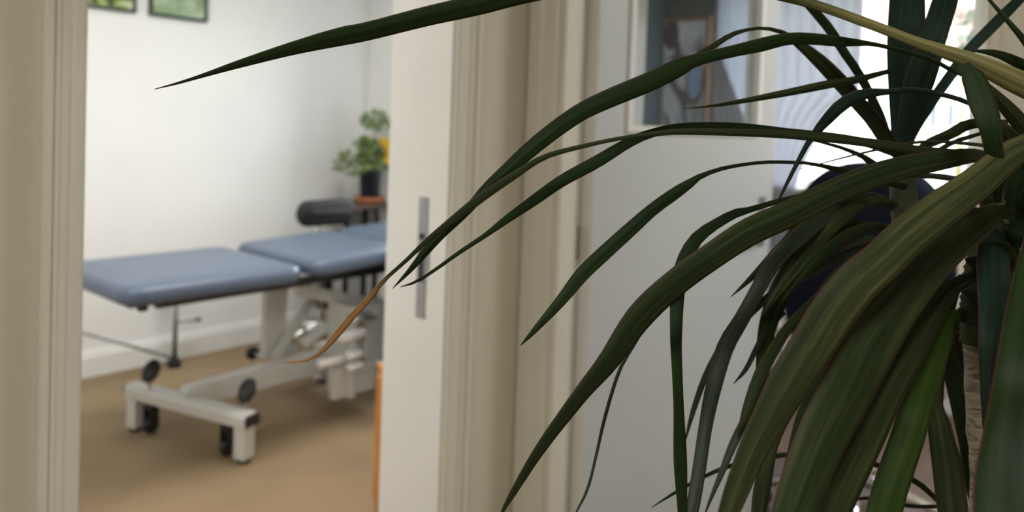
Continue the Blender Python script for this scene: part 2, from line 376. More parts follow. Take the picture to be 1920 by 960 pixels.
# office window wall: teal left of the window, cream below and right of it
WV0, WV1, WZ0, WZ1 = .74, 2.16, 1.09, 2.31
struct('wall_office_teal', Bx(4.4, 4.5, WV1, 2.6, 0, CE), M['teal_paint'], 'teal strip of wall left of the office window')
bm = Bx(4.4, 4.5, -1.6, WV1, 0, WZ0); box(bm, 4.4, 4.5, -1.6, WV0, WZ0, CE); box(bm, 4.4, 4.5, WV0, WV1, WZ1, CE)
struct('wall_office_window', bm, M['cream_paint'], 'cream wall below and beside the office window')
struct('wall_office_near', Bx(UO, 4.5, -1.7, -1.6, 0, CE), M['cream_paint'])
struct('wall_hall_back', Bx(-3, UW, -1.7, -1.6, 0, CE), M['hall_paint'])
struct('wall_hall_end', Bx(-3.1, -3, -1.7, TV, 0, CE), M['hall_paint'])
struct('ceiling', Bx(-3.1, 4.5, -1.7, 4.3, CE, CE + .08), M['ceiling'])
struct('floor', Bx(-3.1, UO, -1.7, 4.3, -.06, 0), M['carpet'], 'tan woven carpet')
bm = Bx(UO, 4.5, -1.7, 1.42, -.06, 0); box(bm, 2.36, 4.5, 1.42, 2.5, -.06, 0)
struct('floor_office', bm, M['floor_wood'], 'brown wooden floor of the office')
bm = Bx(UO, 2.26, 1.42, 4.3, -.06, 0); box(bm, 2.26, 3.46, 2.5, 4.3, -.06, 0)
struct('floor_treatment', bm, M['carpet'])

def skirting(name, axis, a, b, face, sign, h=.125, mt='white_trim'):
    pr = [(0, 0), (.018, 0), (.018, h - .03), (.012, h - .022), (.012, h - .012), (.006, h), (0, h)]
    pts = [(face + sign * p, z) for p, z in pr]
    o = obj(name, prism(pts, axis, a, b), M[mt]); o['kind'] = 'structure'; o['category'] = 'baseboard'; return o
skirting('baseboard_treatment_back', 'x', -.6, 3.36, 4.2, -1, .135)
skirting('baseboard_treatment_right', 'y', 2.6, 4.18, 3.36, -1, .135)
skirting('baseboard_hall', 'x', DR + .12, UW, HV, -1, .12, 'cream_trim')
skirting('baseboard_hall_left', 'x', -3, DL - .1, HV, -1, .12, 'cream_trim')
skirting('baseboard_office_window', 'y', -1.6, 2.5, 4.4, -1, .12)

# doorway 1: jambs, head, architraves
def lining(name, bm, mt='white_trim'):
    return struct(name, bm, M[mt])
bm = Bx(DR, DR + .025, HV - .002, TV + .008, 0, DH, bev=.002)
lining('trim_1', bm)['label'] = 'white right jamb lining holding the strike plate'
bm = Bx(DL - .025, DL, HV - .002, TV + .008, 0, DH, bev=.002)
lining('trim_2', bm, 'cream_trim')
lining('trim_3', Bx(DL - .025, DR + .025, HV - .002, TV + .008, DH, DH + .025), 'cream_trim')
def arch_profile(w):   # offset from opening, projection
    return [(0, 0), (0, .012), (.006, .016), (.016, .016), (.020, .011), (w * .55, .013), (w * .62, .018), (w - .014, .018), (w - .012, .026), (w - .003, .026), (w, .02), (w, 0)]
def arch_v(name, u0, sgn, label=None, w=.075):   # vertical architrave on the long wall
    pts = [(u0 + sgn * d, HV - p) for d, p in arch_profile(w)]
    o = obj(name, prism(pts, 'z', 0, DH + .07), M['cream_trim']); o['kind'] = 'structure'; o['category'] = 'trim'
    if label: o['label'] = label
arch_v('trim_4', DL - .006, -1, 'cream moulded architrave on the left of the treatment room doorway', w=.062)
arch_v('trim_5', DR + .006, 1, 'cream moulded architrave on the right of the treatment room doorway')
pts = [(HV - p, DH + .006 + d) for d, p in arch_profile(.07)]
struct('trim_6', prism(pts, 'x', DL - .05, DR + .05), M['cream_trim'])
# doorway 2 in the cross wall
def arch_w(name, v0, sgn, label=None, w=.075, mt='cream_trim'):
    pts = [(UW - p, v0 + sgn * d) for d, p in arch_profile(w)]
    o = obj(name, prism(pts, 'z', 0, DH + .07), M[mt]); o['kind'] = 'structure'; o['category'] = 'trim'
    if label: o['label'] = label
arch_w('trim_7', OV1 + .006, 1, 'cream moulded architrave left of the glazed door', .09)
arch_w('trim_8', OV0 - .006, -1, 'cream moulded architrave right of the office opening', .09)
bm = Bx(UW - .002, UO + .002, OV1, OV1 + .022, 0, DH); box(bm, UW - .002, UO - .045, OV1 - .012, OV1, 0, DH)
lining('trim_9', bm, 'cream_trim')
bm = Bx(UW - .002, UO + .002, OV0 - .022, OV0, 0, DH); lining('trim_10', bm, 'cream_trim')
lining('trim_11', Bx(UW - .002, UO + .002, OV0 - .022, OV1 + .022, DH, DH + .022), 'cream_trim')
pts = [(UW - p, DH + .006 + d) for d, p in arch_profile(.07)]
struct('trim_12', prism(pts, 'y', OV0 - .05, OV1 + .05), M['cream_trim'])
# small step moulding where the two hall walls meet
struct('trim_13', Bx(UW - .012, UW, HV - .012, HV, .12, CE), M['hall_paint'])

# strike plate on the jamb
t = thing('strike_plate', 'tall grey metal strike plate with dark latch hole set in the white door jamb', 'strike plate', (DR, 1.39, 1.045))
obj('plate', box(Bx(-.003, 0, -.016, .016, -.15, .15, bev=.001), -.004, 0, -.024, -.016, -.03, .05), M['tin'], t)
obj('latch_hole', Bx(-.0042, -.0005, -.009, .010, -.06, .025), M['black_plastic'], t)
obj('bolt_hole', Bx(-.0042, -.0005, -.009, .010, .045, .06), M['black_plastic'], t)
for z in (-.137, .137):
    obj('screw', lathe([(.001, 0), (.004, 0), (.004, .0015), (.001, .002)], (-.003, 0, z), 12, mx=Matrix.Rotation(-PI / 2, 4, 'Y')), M['steel'], t)

# glazed door, opened into the office
dr = thing('door_1', 'white half glazed door standing open into the far office', 'door', (1.704, OV1 - .006, .008), 0); dr['kind'] = 'structure'
A = math.radians(82.5); dr.rotation_euler = (0, 0, A - PI / 2)      # local +x runs along the leaf, the hall face is local -y
W, T = .92, .04; g0, g1, gz = .135, .80, 1.375
bpy.context.view_layer.update()
bm = Bx(0, g0, -T, 0, 0, 2.02); box(bm, g1, W, -T, 0, 0, 2.02); box(bm, g0, g1, -T, 0, 1.93, 2.02); box(bm, g0, g1, -T, 0, 0, gz)
obj('door_leaf', bm, M['door_paint'], dr)
obj('hinge_edge', Bx(-.0015, 0, -T + .001, -.001, .001, 2.019), M['white_trim'], dr)
obj('glass_pane', Bx(g0, g1, -T / 2 - .003, -T / 2 + .003, gz, 1.93), M['door_glass'], dr)
bm = bmesh.new()
for y0, y1 in ((-T - .008, -T / 2 - .003), (-T / 2 + .003, .006)):
    box(bm, g0 - .012, g0 + .008, y0, y1, gz - .012, 1.94); box(bm, g1 - .008, g1 + .012, y0, y1, gz - .012, 1.94)
    box(bm, g0 + .008, g1 - .008, y0, y1, gz - .012, gz + .008); box(bm, g0 + .008, g1 - .008, y0, y1, 1.922, 1.942)
obj('glazing_bead', bm, M['white_trim'], dr)
for z in (.22, 1.06, 1.84):
    h = obj('hinge', Tb([(-.004, .004, z - .045), (-.004, .004, z + .045)], .0055, 10), M['steel'], dr)
    obj('hinge_leaf', Bx(-.003, .001, -.034, 0, z - .045, z + .045), M['cream_trim'], h)
hd = obj('door_handle', box(bmesh.new(), W - .085, W - .045, -T - .006, -T, .99, 1.16, bev=.003), M['tin'], dr)
obj('lever', Tb([(W - .065, -T, 1.06), (W - .065, -T - .045, 1.06), (W - .085, -T - .052, 1.06), (W - .17, -T - .05, 1.058)], .008, 10), M['steel'], hd, smooth=True)

# office window
wd = thing('window_1', 'large bright office window seen behind the plant', 'window', (4.45, (WV0 + WV1) / 2, WZ0)); wd['kind'] = 'structure'
hw = (WV1 - WV0) / 2; hz = WZ1 - WZ0
bm = Bx(-.04, .04, -hw, -hw + .045, 0, hz); box(bm, -.04, .04, hw - .045, hw, 0, hz); box(bm, -.04, .04, -hw + .045, hw - .045, 0, .045)
box(bm, -.04, .04, -hw + .045, hw - .045, hz - .045, hz)
obj('window_frame', bm, M['white_trim'], wd)
obj('pane', Bx(-.003, .003, -hw + .045, hw - .045, .045, hz - .045), M['glass'], wd)
obj('window_sill', Bx(-.14, -.04, -hw - .03, hw + .03, -.025, .0, bev=.004), M['white_trim'], wd)
wd2 = thing('window_2', 'treatment room window hidden behind the door jamb', 'window', (3.41, 3.25, .9)); wd2['kind'] = 'structure'
bm = Bx(-.03, .03, -.5, -.45, 0, 1.3); box(bm, -.03, .03, .45, .5, 0, 1.3); box(bm, -.03, .03, -.45, .45, 0, .05); box(bm, -.03, .03, -.45, .45, 1.25, 1.3); box(bm, -.03, .03, -.02, .02, .05, 1.25)
obj('window_frame', bm, M['white_trim'], wd2)
for a, b in ((-.45, -.02), (.02, .45)): obj('pane', Bx(-.003, .003, a, b, .05, 1.25), M['glass'], wd2)

# ceiling lamps, none in view; the smaller treatment one is added for the jamb
def ceiling_lamp(x, y, label, s):
    t = thing('ceiling_lamp', label, 'ceiling lamp', (x, y, CE))
    obj('housing', Bx(-s - .015, s + .015, -s - .015, s + .015, -.05, 0, bev=.005), M['white_plastic'], t)
ceiling_lamp(-.75, -.35, 'square hall ceiling lamp behind the viewer', .2)
ceiling_lamp(1.9, 2.5, 'square treatment room ceiling lamp above the table', .5)
ceiling_lamp(.35, 2.6, 'smaller square ceiling lamp added near the left wall to brighten the door jamb', .3)
ceiling_lamp(3.0, -.2, 'square office ceiling lamp', .25)

# ---------------------------------------------------------------- treatment room: pictures
def pic(u0, u1, z0, z1, art, label):
    t = thing('framed_picture', label, 'picture', ((u0 + u1) / 2, 4.2, z0), 0, 'framed plant pictures on the treatment room wall')
    hw = (u1 - u0) / 2; h = z1 - z0; f = .014; d = .03
    bm = Bx(-hw, -hw + f, -d, 0, 0, h); box(bm, hw - f, hw, -d, 0, 0, h); box(bm, -hw + f, hw - f, -d, 0, 0, f); box(bm, -hw + f, hw - f, -d, 0, h - f, h)
    obj('frame', bm, M['frame_green'], t)
    obj('print', Bx(-hw + f, hw - f, -.018, -.004, f, h - f), M[art], t)
pic(1.42, 1.79, 1.90, 2.42, 'art_dark', 'left green framed picture with dark and lime foliage on the white wall')
pic(1.862, 2.185, 1.90, 2.42, 'art_pale', 'right green framed picture with pale green foliage on the white wall')

# ---------------------------------------------------------------- massage table
mt_ = thing('massage_table', 'blue grey upholstered massage table on a white wheeled frame', 'massage table', (2.0, 3.02, 0), math.radians(0))
def L(u, v, z): return (u - 2.0, v - 3.02, z)
CX = lambda u: u - 2.0
CY = lambda v: v - 3.02
V0, V1 = 2.685, 3.365
obj('leg_cushion', cushion(CX(1.135), CX(1.865), CY(V0), CY(V1), .699, .768, rc=.08, re=.034), M['blue_vinyl'], mt_, smooth=True)
obj('seat_cushion', cushion(CX(1.905), CX(2.44), CY(V0), CY(V1), .708, .776, rc=.08, re=.034, mx=about((CX(1.905), 0, .72), Matrix.Rotation(math.radians(-2.2), 4, 'Y'))), M['blue_vinyl'], mt_, smooth=True)
obj('head_cushion', cushion(CX(2.47), CX(2.95), CY(V0 + .01), CY(V1 - .01), .735, .795, rc=.09, re=.028, mx=about((CX(2.47), 0, .75), Matrix.Rotation(math.radians(-3), 4, 'Y'))), M['blue_vinyl'], mt_, smooth=True)
# black boards and rails under the cushions
bm = Bx(CX(1.17), CX(1.83), CY(V0 + .05), CY(V1 - .05), .690, .706, bev=.003)
box(bm, CX(1.94), CX(2.41), CY(V0 + .05), CY(V1 - .05), .705, .722, bev=.003); box(bm, CX(2.5), CX(2.91), CY(V0 + .06), CY(V1 - .06), .735, .752, bev=.003)
obj('base_board', bm, M['black_plastic'], mt_)
bm = bmesh.new()
for v in (V0 + .14, V1 - .14):
    box(bm, CX(1.30), CX(2.85), CY(v) - .015, CY(v) + .015, .655, .690, bev=.003)
for u in (1.32, 1.90, 2.45): box(bm, CX(u) - .015, CX(u) + .015, CY(V0 + .14), CY(V1 - .14), .658, .688, bev=.003)
obj('upper_rail', bm, M['black_metal'], mt_)
obj('locking_knob', lathe([(.002, 0), (.016, 0), (.02, .008), (.016, .03), (.002, .034)], L(1.235, 2.78, .665), 16), M['black_plastic'], mt_, smooth=True)
# adjusting rod, hanging control leg and its lever
obj('lever_bar', Tb([L(1.42, 2.95, .672), L(1.56, 2.98, .665), L(1.60, 3.0, .62)], .012, 10), M['steel'], mt_, smooth=True)
# lower frame
FU = 1.50
obj('foot_crossbar', prism([(CX(FU) - .04, .150), (CX(FU) + .04, .150), (CX(FU) + .04, .19), (CX(FU) + .025, .205), (CX(FU) - .025, .205), (CX(FU) - .04, .19)][:], 'y', CY(2.70), CY(3.39), bev=.004), M['white_enamel'], mt_)
# prism along y takes (x, z)
obj('end_cap', Bx(CX(FU) - .036, CX(FU) + .036, CY(2.688), CY(2.70), .155, .198, bev=.003), M['black_plastic'], mt_, )
obj('end_cap', Bx(CX(FU) - .036, CX(FU) + .036, CY(3.39), CY(3.402), .155, .198, bev=.003), M['black_plastic'], mt_)
def foot_end(u, v, cv):
    lg = obj('leg', Bx(CX(u) - .03, CX(u) + .03, CY(v) - .028, CY(v) + .028, .018, .152, bev=.004), M['white_enamel'], mt_)
    obj('rubber_foot', lathe([(.012, 0), (.024, 0), (.026, .012), (.018, .02), (.01, .022)], L(u, v, 0), 20), M['rubber'], lg, smooth=True)
    c = bmesh.new(); mx = Matrix.Rotation(PI / 2, 4, 'X')
    lathe([(.01, -.014), (.03, -.014), (.037, -.008), (.037, .008), (.03, .014), (.01, .014)], L(u + .01, cv, .038), 24, c, mx=mx)
    w_ = obj('castor', c, M['black_plastic'], mt_, smooth=True)
    obj('castor_fork', box(box(Bx(CX(u) - .012, CX(u) + .03, CY(cv) - .024, CY(cv) - .018, .03, .11), CX(u) - .012, CX(u) + .03, CY(cv) + .018, CY(cv) + .024, .03, .11), CX(u) - .012, CX(u) + .03, CY(cv) - .024, CY(cv) + .024, .11, .15), M['black_plastic'], w_)
foot_end(1.50, 2.735, 2.83); foot_end(1.50, 3.355, 3.275)
def pedal(u, v, z, tilt):
    q = Vector((-.75, -.75, .55)).to_track_quat('Z', 'Y').to_matrix().to_4x4()
    p = obj('pedal', lathe([(.002, -.012), (.028, -.012), (.034, -.005), (.034, .006), (.028, .012), (.002, .012)], L(u, v, z), 24,
        mx=q @ Matrix.Rotation(math.radians(-22), 4, 'Z') @ Matrix.Diagonal((1.0, 1.5, 1, 1))), M['black_plastic'], mt_, smooth=True)
    obj('pedal_rod', Tb([L(u - .002, v, z - .01), L(u - .006, v, .2)], .008, 8), M['steel'], p)
pedal(FU, 3.27, .275, 0); pedal(FU + .03, 2.755, .275, 0)
# the foot crossbar assembly is swung a little on its beam
swing = Matrix.Translation(Vector((.045, 0, 0))) @ about((CX(FU), CY(3.06), 0), Rz(math.radians(15)))
for o_ in [c for c in mt_.children_recursive if c.name.split('.')[0] in ('foot_crossbar', 'end_cap', 'leg', 'rubber_foot', 'castor', 'castor_fork', 'pedal', 'pedal_rod')]:
    o_.data.transform(swing)
# long beam from the foot crossbar back to the rear cross foot, rising a little
obj('base_beam', prism([(CX(1.53), .155), (CX(1.53), .23), (CX(1.56), .245), (CX(2.42), .265), (CX(2.75), .265), (CX(2.75), .155)], 'y', CY(3.04), CY(3.10), bev=.005), M['white_enamel'], mt_)
# prism 'y' uses (x, z)
obj('rear_crossbar', Bx(CX(2.38), CX(2.46), CY(2.72), CY(3.36), .150, .205, bev=.006), M['white_enamel'], mt_)
for v in (2.76, 3.33):
    lg = obj('leg', Bx(CX(2.38), CX(2.46), CY(v) - .035, CY(v) + .035, .02, .155, bev=.004), M['white_enamel'], mt_)
    obj('rubber_foot', lathe([(.012, 0), (.026, 0), (.026, .012), (.018, .02), (.01, .022)], L(2.42, v, 0), 20), M['rubber'], lg, smooth=True)
# front upright plate that carries the leg section
bm = prism([(CX(1.975), .245), (CX(1.975), .66), (CX(2.10), .66), (CX(2.075), .30), (CX(2.16), .265), (CX(2.16), .24)], 'y', CY(3.17), CY(3.21), bev=.003)
obj('upright_plate', bm, M['white_enamel'], mt_)
bm = prism([(CX(1.975), .245), (CX(1.975), .66), (CX(2.10), .66), (CX(2.075), .30), (CX(2.16), .265), (CX(2.16), .24)], 'y', CY(2.93), CY(2.96), bev=.003)
# lifting arms: two crossing links with pivot drums
def link(u0, z0, u1, z1, v, w=.05, t=.022, name='lifting_arm'):
    a = math.atan2(z1 - z0, u1 - u0); ln = math.hypot(u1 - u0, z1 - z0)
    mx = Matrix.Translation(Vector(L(u0, v, z0))) @ Matrix.Rotation(-a, 4, 'Y')
    obj(name, box(bmesh.new(), -.02, ln + .02, -t / 2, t / 2, -w / 2, w / 2, bev=.006, mx=mx), M['white_enamel'], mt_)
bm.free()
link(2.02, .60, 2.45, .46, 2.98, .06)
link(2.40, .22, 2.62, .62, 2.92, .06); link(2.02, .26, 2.30, .62, 3.14, .05)
link(2.30, .25, 2.46, .47, 2.90, .11, .05)
obj('motor_housing', Bx(CX(2.30), CX(2.44), CY(2.84), CY(2.90), .24, .50, bev=.012), M['white_enamel'], mt_)
def drum(u, v, z, l, r, m_='white_plastic', name='pivot_drum'):
    obj(name, Tb([L(u - l / 2, v, z), L(u - l / 2 + .006, v, z), L(u + l / 2 - .006, v, z), L(u + l / 2, v, z)], [r * .7, r, r, r * .7], 20), M[m_], mt_, smooth=True, angle=50)
drum(2.075, 2.80, .298, .13, .020); drum(2.19, 2.80, .395, .14, .024); drum(2.20, 2.80, .30, .09, .022); drum(2.21, 2.80, .245, .085, .020)
drum(2.24, 2.80, .470, .16, .020, 'chrome', 'pivot_pin'); drum(2.05, 3.14, .585, .12, .018, 'steel', 'pivot_pin')
obj('mechanism_plate', Bx(CX(2.20), CX(2.235), CY(2.815), CY(3.0), .09, .52, bev=.006), M['white_enamel'], mt_)
obj('mechanism_plate', Bx(CX(2.12), CX(2.36), CY(2.83), CY(2.87), .10, .24, bev=.006), M['white_enamel'], mt_)
obj('actuator', Tb([L(2.08, 3.02, .33), L(2.28, 3.02, .42), L(2.29, 3.02, .425), L(2.46, 3.02, .50)], [.028, .028, .016, .016], 16), M['white_enamel'], mt_, smooth=True, angle=40)
bm = Tb([L(2.22, 3.10, .46), L(2.22, 3.10, .68)], .016, 12); obj('strut', bm, M['steel'], mt_, smooth=True)
bm = Bx(CX(2.255), CX(2.285), CY(3.08), CY(3.11), .45, .70, bev=.002); obj('strut', bm, M['black_metal'], mt_)
obj('castor', lathe([(.01, -.014), (.026, -.014), (.032, -.008), (.032, .008), (.026, .014), (.01, .014)], L(1.985, 3.29, .245), 20, mx=Matrix.Rotation(PI / 2, 4, 'X')), M['black_plastic'], mt_, smooth=True)
obj('castor_axle', Tb([L(1.985, 3.19, .245), L(1.985, 3.30, .245)], .008, 8), M['steel'], mt_)

# small trolley stand whose post stands between table and wall, with its low rail
t = thing('foot_stand', 'slim grey stand leg with black foot and thin rail by the white wall', 'stand', (1.98, 4.06, 0))
obj('post', Tb([(0, 0, .03), (0, 0, .46)], .014, 14), M['steel'], t, smooth=True)
obj('foot', lathe([(.01, 0), (.034, 0), (.036, .03), (.022, .05), (.012, .055)], (0, 0, 0), 20), M['rubber'], t, smooth=True)
h = obj('handle', Tb([(0, 0, .245), (.12, -.01, .24)], .007, 8), M['steel'], t, smooth=True)
obj('knob', lathe([(.002, -.012), (.012, -.008), (.013, .006), (.002, .014)], (.125, -.01, .24), 12), M['black_plastic'], h, smooth=True)
obj('top_plate', Bx(-.05, .05, -.035, .035, .46, .475, bev=.002), M['black_metal'], t)
obj('rail', Tb([(0, 0, .045), (-.30, -.092, .20), (-.75, -.23, .43)], .007, 10), M['steel'], t, smooth=True)
obj('far_post', Tb([(-.75, -.23, .0), (-.75, -.23, .47)], .012, 10), M['steel'], t, smooth=True)

# ---------------------------------------------------------------- stool
st = thing('rolling_stool', 'black padded rolling stool with chrome star base behind the table', 'stool', (2.78, 3.85, 0), math.radians(0))
obj('backrest', cushion(-.195, .195, -.075, .075, -.035, .035, rc=.073, re=.033, mx=Matrix.Translation((-.08, -.13, .832)) @ Matrix.Rotation(math.radians(90), 4, 'X') @ Matrix.Diagonal((1, 1, 1, 1))), M['black_vinyl'], st, smooth=True)
obj('seat', lathe([(.01, .50), (.13, .50), (.155, .515), (.16, .54), (.145, .57), (.10, .58), (.01, .582)], (0, 0, 0), 40), M['black_vinyl'], st, smooth=True)
obj('back_bar', Tb([(0, 0, .49), (-.04, .06, .49), (-.08, .0, .60), (-.08, -.08, .81)], .012, 12), M['chrome'], st, smooth=True)
obj('gas_column', Tb([(0, 0, .12), (0, 0, .30), (0, 0, .301), (0, 0, .50)], [.024, .024, .014, .014], 16), M['chrome'], st, smooth=True, angle=40)
for k in range(5):
    a = math.radians(38 + 72 * k); c, s = math.cos(a), math.sin(a)
    lg = obj('leg', Tb([(.01 * c, .01 * s, .125), (.12 * c, .12 * s, .12), (.22 * c, .22 * s, .085)], [.022, .02, .014], 14), M['chrome'], st, smooth=True)
    w_ = obj('castor', lathe([(.006, -.02), (.022, -.018), (.026, -.006), (.026, .006), (.022, .018), (.006, .02)], (.22 * c, .22 * s, .026), 20, mx=Rz(a) @ Matrix.Rotation(PI / 2, 4, 'X')), M['black_plastic'], lg, smooth=True)
    obj('castor_stem', Tb([(.22 * c, .22 * s, .03), (.22 * c, .22 * s, .09)], .006, 8), M['black_plastic'], w_)

# ---------------------------------------------------------------- side table, tray, flowering plant
st = thing('side_table', 'small dark wooden side table in the corner of the treatment room', 'table', (3.17, 3.99, 0))
obj('tabletop', Bx(-.20, .17, -.18, .18, .82, .843, bev=.003), M['dark_wood'], st)
for x in (-.0, .15):
    for y in (-.15, .15): obj('leg', Bx(x - .014, x + .014, y - .014, y + .014, 0, .82, bev=.002), M['black_metal'], st)
t = tag(obj('plant_saucer', lathe([(.01, 0), (.078, 0), (.095, .012), (.10, .04), (.093, .04), (.086, .0122), (.01, .0122)], (0, 0, 0), 32), M['terracotta'], smooth=True), 'orange terracotta saucer under the dark pot on the side table', 'saucer')
t.location = (3.185, 3.93, .843)
pp = thing('flowering_houseplant', 'small green houseplant with yellow flowers in a dark pot on the side table', 'houseplant', (3.185, 3.93, .8555))
obj('pot', lathe([(.01, 0), (.055, 0), (.06, .01), (.072, .175), (.078, .18), (.078, .20), (.068, .20), (.064, .17), (.01, .16)], (0, 0, 0), 32), M['dark_pot'], pp, smooth=True, angle=50)
obj('soil', lathe([(.005, .17), (.06, .17), (.062, .182), (.005, .188)], (0, 0, 0), 24), M['soil'], pp, smooth=True)
rnd = random.Random(4)
def leaflets(bm, c, R, n, size, flat=1.0):
    for _ in range(n):
        d = Vector((rnd.gauss(0, 1), rnd.gauss(0, 1), rnd.gauss(0, 1))).normalized(); r = R * rnd.random() ** .4
        p = Vector(c) + Vector((d.x * r, d.y * r, d.z * r * flat)); ax = Vector((d.x + rnd.gauss(0, .5), d.y + rnd.gauss(0, .5), d.z + rnd.gauss(0, .5))).normalized()
        sd = ax.cross(Vector((rnd.gauss(0, 1), rnd.gauss(0, 1), 1))).normalized(); nn = ax.cross(sd)
        s = size * rnd.uniform(.6, 1.25); w = s * .32
        q = [p, p + ax * s * .35 + sd * w + nn * .002, p + ax * s * .7 + sd * w * .8, p + ax * s, p + ax * s * .7 - sd * w * .8, p + ax * s * .35 - sd * w]
        md = [p + ax * s * .35 - nn * w * .3, p + ax * s * .7 - nn * w * .3]
        v = [bm.verts.new(x) for x in q]; m_ = [bm.verts.new(x) for x in md]
        bm.faces.new((v[0], v[1], m_[0])); bm.faces.new((v[1], v[2], m_[1], m_[0])); bm.faces.new((v[2], v[3], m_[1]))
        bm.faces.new((v[0], m_[0], v[5])); bm.faces.new((m_[0], m_[1], v[4], v[5])); bm.faces.new((m_[1], v[3], v[4]))
stems = [((-.01, 0, .18), (.0, 0, .34), (.03, 0, .44), (.045, 0, .52)), ((0, 0, .18), (-.04, -.02, .28), (-.06, -.02, .34)), ((-.01, .01, .18), (-.09, 0, .26), (-.16, -.02, .25), (-.21, -.03, .20)), ((.01, 0, .18), (.06, 0, .3), (.09, 0, .40))]
for s in stems: obj('stem', Tb(s, .004, 8), M['house_stem'], pp, smooth=True)
for c, R, n, m_ in (((.03, 0, .52), .085, 130, 'house_leaf_pale'), ((-.065, -.02, .36), .065, 80, 'house_leaf'), ((.04, .02, .33), .09, 120, 'house_leaf'), ((-.165, -.02, .245), .10, 130, 'house_leaf'), ((-.02, -.02, .27), .07, 80, 'house_leaf'), ((.09, .0, .25), .07, 60, 'house_leaf_pale')):
    bm = bmesh.new(); leaflets(bm, c, R, int(n * 1.5), .032, .75); obj('foliage', bm, M[m_], pp)
def flower(c, R):
    bm = bmesh.new()
    for k in range(3):
        for j in range(9):
            a = 2 * PI * j / 9 + k * .3; el = .1 + k * .45; d = Vector((math.cos(a) * math.cos(el), -math.sin(el) * .6 - .1, math.sin(a) * math.cos(el))).normalized()
            sd = d.cross(Vector((0, 1, 0))).normalized(); p = Vector(c); r = R * (1 - .22 * k)
            v = [bm.verts.new(x) for x in (p, p + d * r * .5 + sd * r * .2, p + d * r * .95 + sd * r * .12, p + d * r * .95 - sd * r * .12, p + d * r * .5 - sd * r * .2)]
            bm.faces.new(v)
    obj('flower', bm, M['petal'], pp)
flower((.045, -.06, .385), .038); flower((.07, -.08, .35), .045); flower((.03, -.07, .40), .024); flower((.06, -.09, .27), .036); flower((.09, -.06, .30), .026); flower((.10, -.07, .395), .03)

# ---------------------------------------------------------------- low pine cabinet just past the jamb
t = thing('pine_cabinet', 'low orange pine cabinet just visible past the door jamb', 'cabinet', (1.745, 1.96, 0))
obj('body', Bx(.0, .24, -.30, .12, .0, .50, bev=.004), M['pine'], t)
obj('top', Bx(-.0, .245, -.31, .13, .50, .525, bev=.004), M['pine'], t)
d_ = obj('door', Bx(-.016, .0, -.29, .11, .05, .49, bev=.003), M['pine'], t)
obj('knob', lathe([(.002, 0), (.007, 0), (.008, .012), (.014, .02), (.012, .028), (.002, .03)], (-.016, -.26, .3), 16, mx=Matrix.Rotation(-PI / 2, 4, 'Y')), M['pine'], d_, smooth=True)

# ---------------------------------------------------------------- office: picture, drape, curtain, chair
t = thing('wall_art', 'tall brown framed abstract picture on the teal wall, seen through the door glass', 'picture', (4.4, 2.392, 1.33))
bm = bmesh.new(); hw = .208; h = .76; f = .022
box(bm, -.03, 0, -hw, -hw + f, 0, h); box(bm, -.03, 0, hw - f, hw, 0, h); box(bm, -.03, 0, -hw + f, hw - f, 0, f); box(bm, -.03, 0, -hw + f, hw - f, h - f, h)
obj('frame', bm, M['frame_wood'], t)
pr = obj('print', Bx(-.018, -.003, -hw + f, hw - f, f, h - f), M['art_grey'], t)
def disc(name, y, z, ry, rz, m_, x=-.0185, r0=0):
    bm = bmesh.new(); n = 28
    o_ = [bm.verts.new((x, y + ry * math.cos(2 * PI * k / n), z + rz * math.sin(2 * PI * k / n))) for k in range(n)]
    o2 = [bm.verts.new((x - .0015, v.co.y, v.co.z)) for v in o_]
    bm.faces.new(o_); bm.faces.new(o2)
    for k in range(n): bm.faces.new((o_[k], o_[(k + 1) % n], o2[(k + 1) % n], o2[k]))
    obj(name, bm, M[m_], pr)
disc('dark_patch', .06, h - .10, .055, .10, 'art_ink'); disc('dark_patch', .01, h - .26, .025, .12, 'art_ink')
disc('brown_ring', -.115, h - .40, .065, .15, 'art_brown'); disc('blue_patch', -.115, h - .39, .047, .12, 'art_blue', -.0202)

def cloth(name, outline, mt, label, cat, u, amp=.018, freq=60, parent=None, n=46, rows=24, th=.0015):
    """hanging pleated cloth: outline(z fraction) gives (v_left, v_right); z from z1 to z0"""
    z0, z1, fn = outline; bm = bmesh.new(); G = []
    for lay in (0, th):
        g = []
        for j in range(rows + 1):
            q = j / rows; a, b = fn(q); z = z1 + (z0 - z1) * q; row = []
            for i in range(n + 1):
                s = i / n; v = a + (b - a) * s
                row.append(bm.verts.new((u + amp * math.sin(s * freq) + lay, v, z)))
            g.append(row)
        G.append(g)
    for g in G:
        for j in range(rows):
            for i in range(n): bm.faces.new((g[j][i], g[j][i + 1], g[j + 1][i + 1], g[j + 1][i]))
    a, b = G
    for j in range(rows):
        for i in (0, n): bm.faces.new((a[j][i], a[j + 1][i], b[j + 1][i], b[j][i]))
    for i in range(n):
        for j in (0, rows): bm.faces.new((a[j][i], a[j][i + 1], b[j][i + 1], b[j][i]))
    o = obj(name, bm, mt, parent, smooth=True)
    if label: tag(o, label, cat)
    return o
def interp(tab, q):
    for (a, x), (b, y) in zip(tab, tab[1:]):
        if q <= b: return x + (y - x) * (q - a) / (b - a)
    return tab[-1][1]
# sheer curtain drawn to one side: straight above, swept back below
right = [(0, 1.27), (.42, 1.27), (.47, 1.42), (.62, 1.55), (.70, 1.60), (1, 1.66)]
cloth('sheer_curtain', (.45, 2.42, lambda q: (1.80, interp(right, q))), M['sheer'], 'white sheer curtain swept aside on the left of the bright office window', 'curtain', 4.30, .012, 44)
cloth('sheer_curtain', (.95, 2.42, lambda q: (2.12, 1.84)), M['sheer'], 'narrow white sheer curtain behind the grey drape, seen through the door glass', 'curtain', 4.33, .010, 40)
